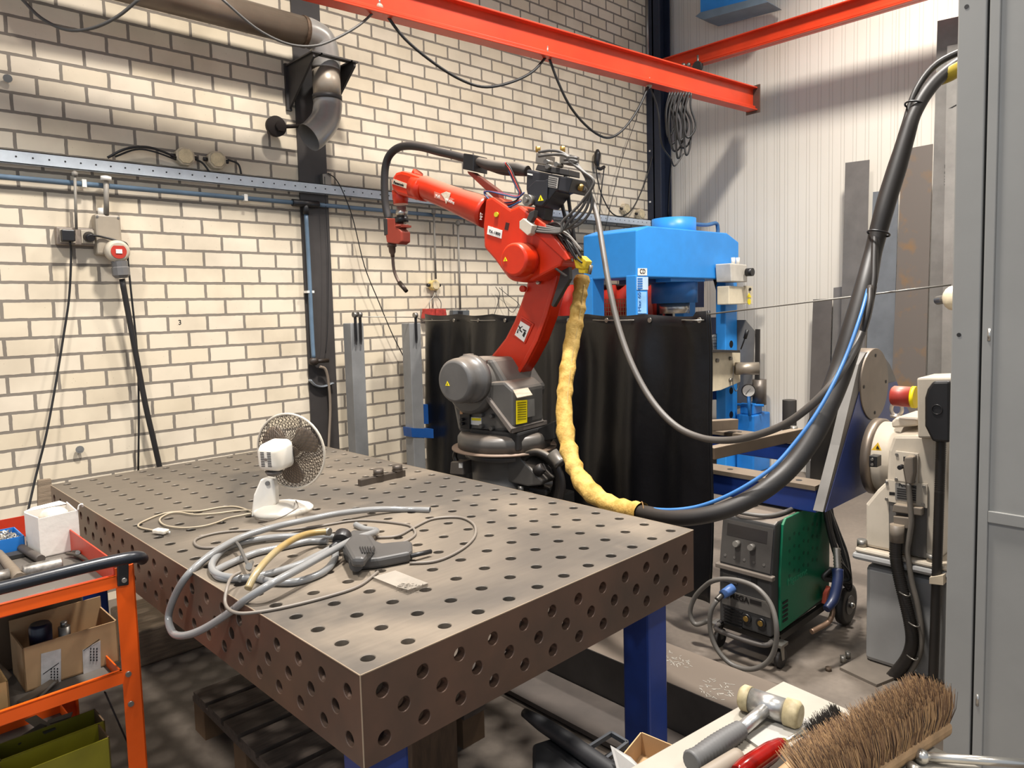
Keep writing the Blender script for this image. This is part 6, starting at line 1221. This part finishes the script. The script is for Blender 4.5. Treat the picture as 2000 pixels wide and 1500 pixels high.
# robot platform beams
bm1 = M('floor_beam_steel', '3b3734', .55, .2, dust=.75, dustc='6b5f53', var=.2)
tag(MB().span((1.385, -.25, 0), (1.64, 1.2, .2)).build('box_beam', bm1, bev=.004), 'long dark steel box beam lying on the floor beside the right table leg', 'beam')
tag(MB().span((1.165, -.2, .012), (1.38, 1.2, .03)).build('steel_plate', M('floor_strip_steel', '3f3833', .6, .1, var=.2)), 'flat steel plate lying on the floor along the dark box beam', 'plate')
random.seed(8); sc = MB()
for (cx_, cy_, n, sx, sy) in ((1400, 1345, 60, 34, 22), (1320, 1290, 40, 30, 14)):
    for i in range(n):
        a = random.uniform(-1, 1); b = random.uniform(-1, 1)
        if a*a+b*b > 1: continue
        p = at(cx_+a*sx, cy_+b*sy+a*6, Z=.2008); q_ = p+V((random.uniform(-.016, .016), random.uniform(-.02, .02), 0)); sc.bar(p, q_, .0025, .0006, up=(0, 0, 1))
o_ = sc.build('scratch_marks', M('bare_scratch', 'a9a49a', .4, .3), bpy.data.objects['box_beam'])
o_['kind'] = 'stuff'
# =================== FOREGROUND BOARD AND TOOLS ===================
BZ = .75; A_ = at(1530, 1330, Z=BZ); e_a = (at(1230, 1500, Z=BZ)-A_).normalized(); e_b = (at(1920, 1500, Z=BZ)-A_).normalized()
wt_ = T('work_board', 'pale grey white board table top in the lower right foreground carrying hand tools', 'table', A_+e_a*.3+e_b*.3-V((0, 0, BZ)))
q = [A_, A_+e_a*.8, A_+e_a*.8+e_b*.62, A_+e_b*.62]
MB().prism(q, (0, 0, -.02)).build('board_top', M('board_cream', '8c867a', .6, var=.07, scale=4, h2='948e82'), wt_, .002)
for (i, j) in ((.1, .08), (.7, .08), (.1, .54), (.7, .54)): p = A_+e_a*i+e_b*j; MB().box((p.x, p.y, (BZ-.02)/2), (.04, .04, BZ-.02)).build('leg', greyp, wt_)
B = lambda x, y, h=0: at(x, y, Z=BZ+h)
hr = T('dead_blow_hammer', 'silver soft faced hammer with cream tips and grey ribbed grip on the pale board', 'hammer', B(1480, 1400))
a, b = B(1452, 1362, .026), B(1556, 1396, .026); d_ = (b-a).normalized(); L = (b-a).length
MB().cyl(a+d_*.015, b-d_*.02, .0225, seg=28).build('head', M('hammer_silver', 'b4b2ae', .3, .8, var=.25, scale=40), hr)
tipm = M('tip_cream', 'a3946f', .6, var=.3, scale=30, h2='b9ab88')
MB().lathe(a, d_, [(-.006, .019), (0, .0245), (.015, .0245)], 28).build('soft_tip', tipm, hr); MB().lathe(b, -d_, [(-.008, .02), (-.002, .0255), (.02, .0255)], 28).build('soft_tip', tipm, hr)
m_ = (a+b)/2; g0, g1, g2 = m_-V((0, 0, .004)), B(1448, 1424, .02), B(1349, 1489, .02)
MB().tube([m_, g1], .0125, 14, 0).build('neck', M('hammer_silver', ''), hr)
n_ = 34; MB().tube([g1+(g2-g1)*(i/n_) for i in range(n_+1)], .018, 16, 0, rads=[(.0165+.003*sin(pi*i/n_)+(.004*max(0, i/n_-.85)/.15))*(1 if i % 2 else .82) for i in range(n_+1)]).build('ribbed_grip', M('grip_grey', '565554', .55), hr)
sd_ = T('screwdriver', 'chisel screwdriver with a clear red handle lying beside the hammer', 'screwdriver', B(1490, 1480))
a, b = B(1440, 1512, .018), B(1527, 1453, .018); MB().tube([a, a.lerp(b, .2), a.lerp(b, .7), a.lerp(b, .88), b], .016, 8, 4, rads=[.014, .0175, .0165, .014, .0115]).build('handle', M('red_clear_plastic', '7d0e08', .15, var=.4, scale=20, trans=.25), sd_)
c = B(1574, 1424, .012); MB().cyl(b, c, .004).build('shaft', chrome, sd_); MB().cyl(b-(c-b)*.02, b+(c-b)*.12, .0075, seg=14).build('ferrule', brass, sd_)
wbr = T('wire_brush', 'wooden wire brush with grey steel bristles between the screwdriver and the broom', 'brush', B(1590, 1460))
a, b = B(1500, 1530, .012), B(1652, 1416, .016); MB().tube([a, a.lerp(b, .3), a.lerp(b, .65), b], .012, 10, 4, rads=[.009, .011, .013, .012], flat=.7).build('handle', M('brush_wood', '9c7f5c', .6, stretch=(3, 20, 3)), wbr)
random.seed(2); br2 = MB()
dirb = (b-a).normalized(); sdb = V((-dirb.y, dirb.x, 0))
for i in range(520):
    s = random.uniform(.56, .95); w2 = random.uniform(-1, 1); p = a.lerp(b, s)+sdb*(.006*w2)+V((0, 0, .006)); tp = p+V((0, 0, .03))+sdb*(.012+.006*w2)+V((random.gauss(0, .003), random.gauss(0, .003), random.gauss(0, .002))); br2.tube([p, tp], .0005, 3, 0)
br2.build('steel_bristles', M('bristle_steel', '4f4a45', .4, .6), wbr)
tag(MB().tube([B(1370, 1522, .014), B(1412, 1496, .016), B(1442, 1478, .014)], .015, 14, 4).build('taupe_grip', M('grip_taupe2', '857a6c', .55)), 'taupe plastic tool grip at the bottom edge below the hammer handle', 'tool grip')
tag(MB().bar(B(1470, 1452, .003), B(1580, 1408, .003), .05, .005, up=(0, 0, 1)).build('flat_steel_strip', M('strip_silver', '9e9b95', .4, .5)), 'flat grey steel strip lying under the hammer head', 'strip')
# broom head
bo = T('hand_brush', 'brown bristle broom head with wooden back lying bristles up on the pale board', 'broom', B(1760, 1450))
b0, b1 = B(1836, 1412, .02), B(1590, 1566, .02); bdir = (b1-b0).normalized(); bs_ = V((bdir.y, -bdir.x, 0))
if bs_.dot(RT) > 0: bs_ = -bs_
BL = (b1-b0).length
MB().box((b0+b1)/2+bs_*.0, (BL, .05, .024), (bdir, bs_, TZ)).build('wooden_back', M('broom_wood', '8f7250', .6, stretch=(3, 20, 3), var=.2), bo, .008)
random.seed(6); mats = [M('bristle_brown', '6b4f36', .8), M('bristle_tan', '9c7b55', .8), M('bristle_dark', '3f2f24', .8)]
sets = [MB(), MB(), MB()]
for i in range(9000):
    s = random.random(); w2 = random.uniform(-1, 1); p = b0+bdir*(BL*(.02+.96*(round(s*26)+random.gauss(0, .22))/26))+bs_*(.02*w2)+V((0, 0, .011))
    lean = .012+.018*s; tp = p+V((0, 0, .066-.022*s+random.gauss(0, .004)))+bs_*(lean+.016*w2)-bdir*(.0)+V((random.gauss(0, .004), random.gauss(0, .004), 0))+bdir*(.01*(s-.3))
    md_ = p.lerp(tp, .5)+bs_*(-.004); sets[random.choice((0, 0, 1, 1, 2))].tube([p, md_, tp], .0006, 3, 0, rads=[.0007, .0006, .0003], caps=False)
for s_, m_ in zip(sets, mats): s_.build('bristles', m_, bo)['kind'] = 'stuff'
sw = T('socket_wrench_bar', 'shiny chrome socket wrench bar at the bottom right corner', 'wrench', B(1900, 1485))
a, b = B(1800, 1477, .014), B(2040, 1494, .014); MB().cyl(a, b, .0075).build('bar', chrome, sw); MB().ball(a, .013).build('ball_end', chrome, sw); MB().cyl(B(1778, 1497, .01), B(1795, 1510, .01), .01).build('socket_end', zinc, sw)
# box and black case left of the board
KZ = .42
kc = T('black_tool_case', 'open black plastic tool case on the floor between the table leg and the pale board', 'case', at(1110, 1450, Z=0))
K = lambda x, y, h=0: at(x, y, Z=KZ+h)
MB().prism([K(x, y) for x, y in [(1040, 1452), (1090, 1436), (1240, 1500), (1260, 1560), (1150, 1600), (1040, 1520)]], (0, 0, -.3)).build('case_body', M('case_black', '1b1b1d', .5), kc, .008)
MB().tube([K(1024, 1392, .02), K(1060, 1415, .02), K(1110, 1448, .02), K(1170, 1490, .02), K(1230, 1530, .02)], .022, 12, 4, rads=[.012, .02, .022, .022, .02]).build('case_handle', M('case_black', ''), kc)
fr_ = [K(x, y, .02) for x, y in [(1142, 1466), (1194, 1433), (1226, 1452), (1176, 1490)]]; g = MB()
for i in range(4): g.bar(fr_[i], fr_[(i+1) % 4], .008, .012)
g.build('tray_rim', M('case_grey', '34363a', .5), kc)
MB().prism([p-V((0, 0, .05)) for p in fr_], (0, 0, .004)).build('tray_floor', ink, kc)
sb_ = T('small_cardboard_box', 'small open cardboard box with white flap left of the pale board', 'box', K(1260, 1480, .03))
cz = .06; c4 = [K(x, y, cz) for x, y in [(1253, 1431), (1330, 1463), (1290, 1520), (1205, 1490)]]
for i in range(4): a, b = c4[i], c4[(i+1) % 4]; MB().prism([a, b, b-V((0, 0, .06)), a-V((0, 0, .06))], (V((0, 0, 1)).cross(b-a)).normalized()*.003).build('box_side', card, sb_)
MB().prism([p-V((0, 0, .06)) for p in c4], (0, 0, .003)).build('box_floor', card, sb_)
MB().prism([K(1192, 1457, .08), K(1232, 1480, .075), K(1262, 1512, .07), K(1205, 1505, .05)], (0, 0, .002)).build('white_flap', M('flap_white', '8f8c88', .5), sb_)
# =================== CAMERA AND LIGHT ===================
cd = bpy.data.cameras.new('camera'); co = bpy.data.objects.new('camera', cd); COL.objects.link(co)
up = -DN; zb = -FW
m = Matrix((RT, up, zb)).transposed().to_4x4(); m.translation = CAM; co.matrix_world = m
cd.sensor_width = 36; cd.lens = FOC/2000*36; cd.shift_x = -(CX-1000)/2000; cd.shift_y = (CY-750)/2000; cd.clip_start = .02
bpy.context.scene.camera = co
def lamp(x, y, z, e, s=.45, spread=122, col=(1, .95, .89)):
    l = bpy.data.lights.new('bay_lamp', 'AREA'); l.shape = 'DISK'; l.size = s; l.energy = e; l.spread = radians(spread); l.color = col
    o = bpy.data.objects.new('bay_lamp', l); COL.objects.link(o); o.location = (x, y, z); return o
lamp(1.2, .7, 5.6, 225); lamp(4.0, .3, 5.6, 170); lamp(-1.8, .4, 5.6, 130); lamp(1.5, -3.2, 5.6, 75); lamp(4.4, -3.2, 5.6, 45); lamp(-2, -3.2, 5.6, 75)
w = bpy.data.worlds.new('world'); bpy.context.scene.world = w; w.use_nodes = True
w.node_tree.nodes['Background'].inputs[0].default_value = (.75, .85, 1, 1); w.node_tree.nodes['Background'].inputs[1].default_value = .75
vs = bpy.context.scene.view_settings; vs.view_transform = 'Standard'; vs.look = 'None'; vs.gamma = 1; vs.exposure = 0.06; vs.use_curve_mapping = False
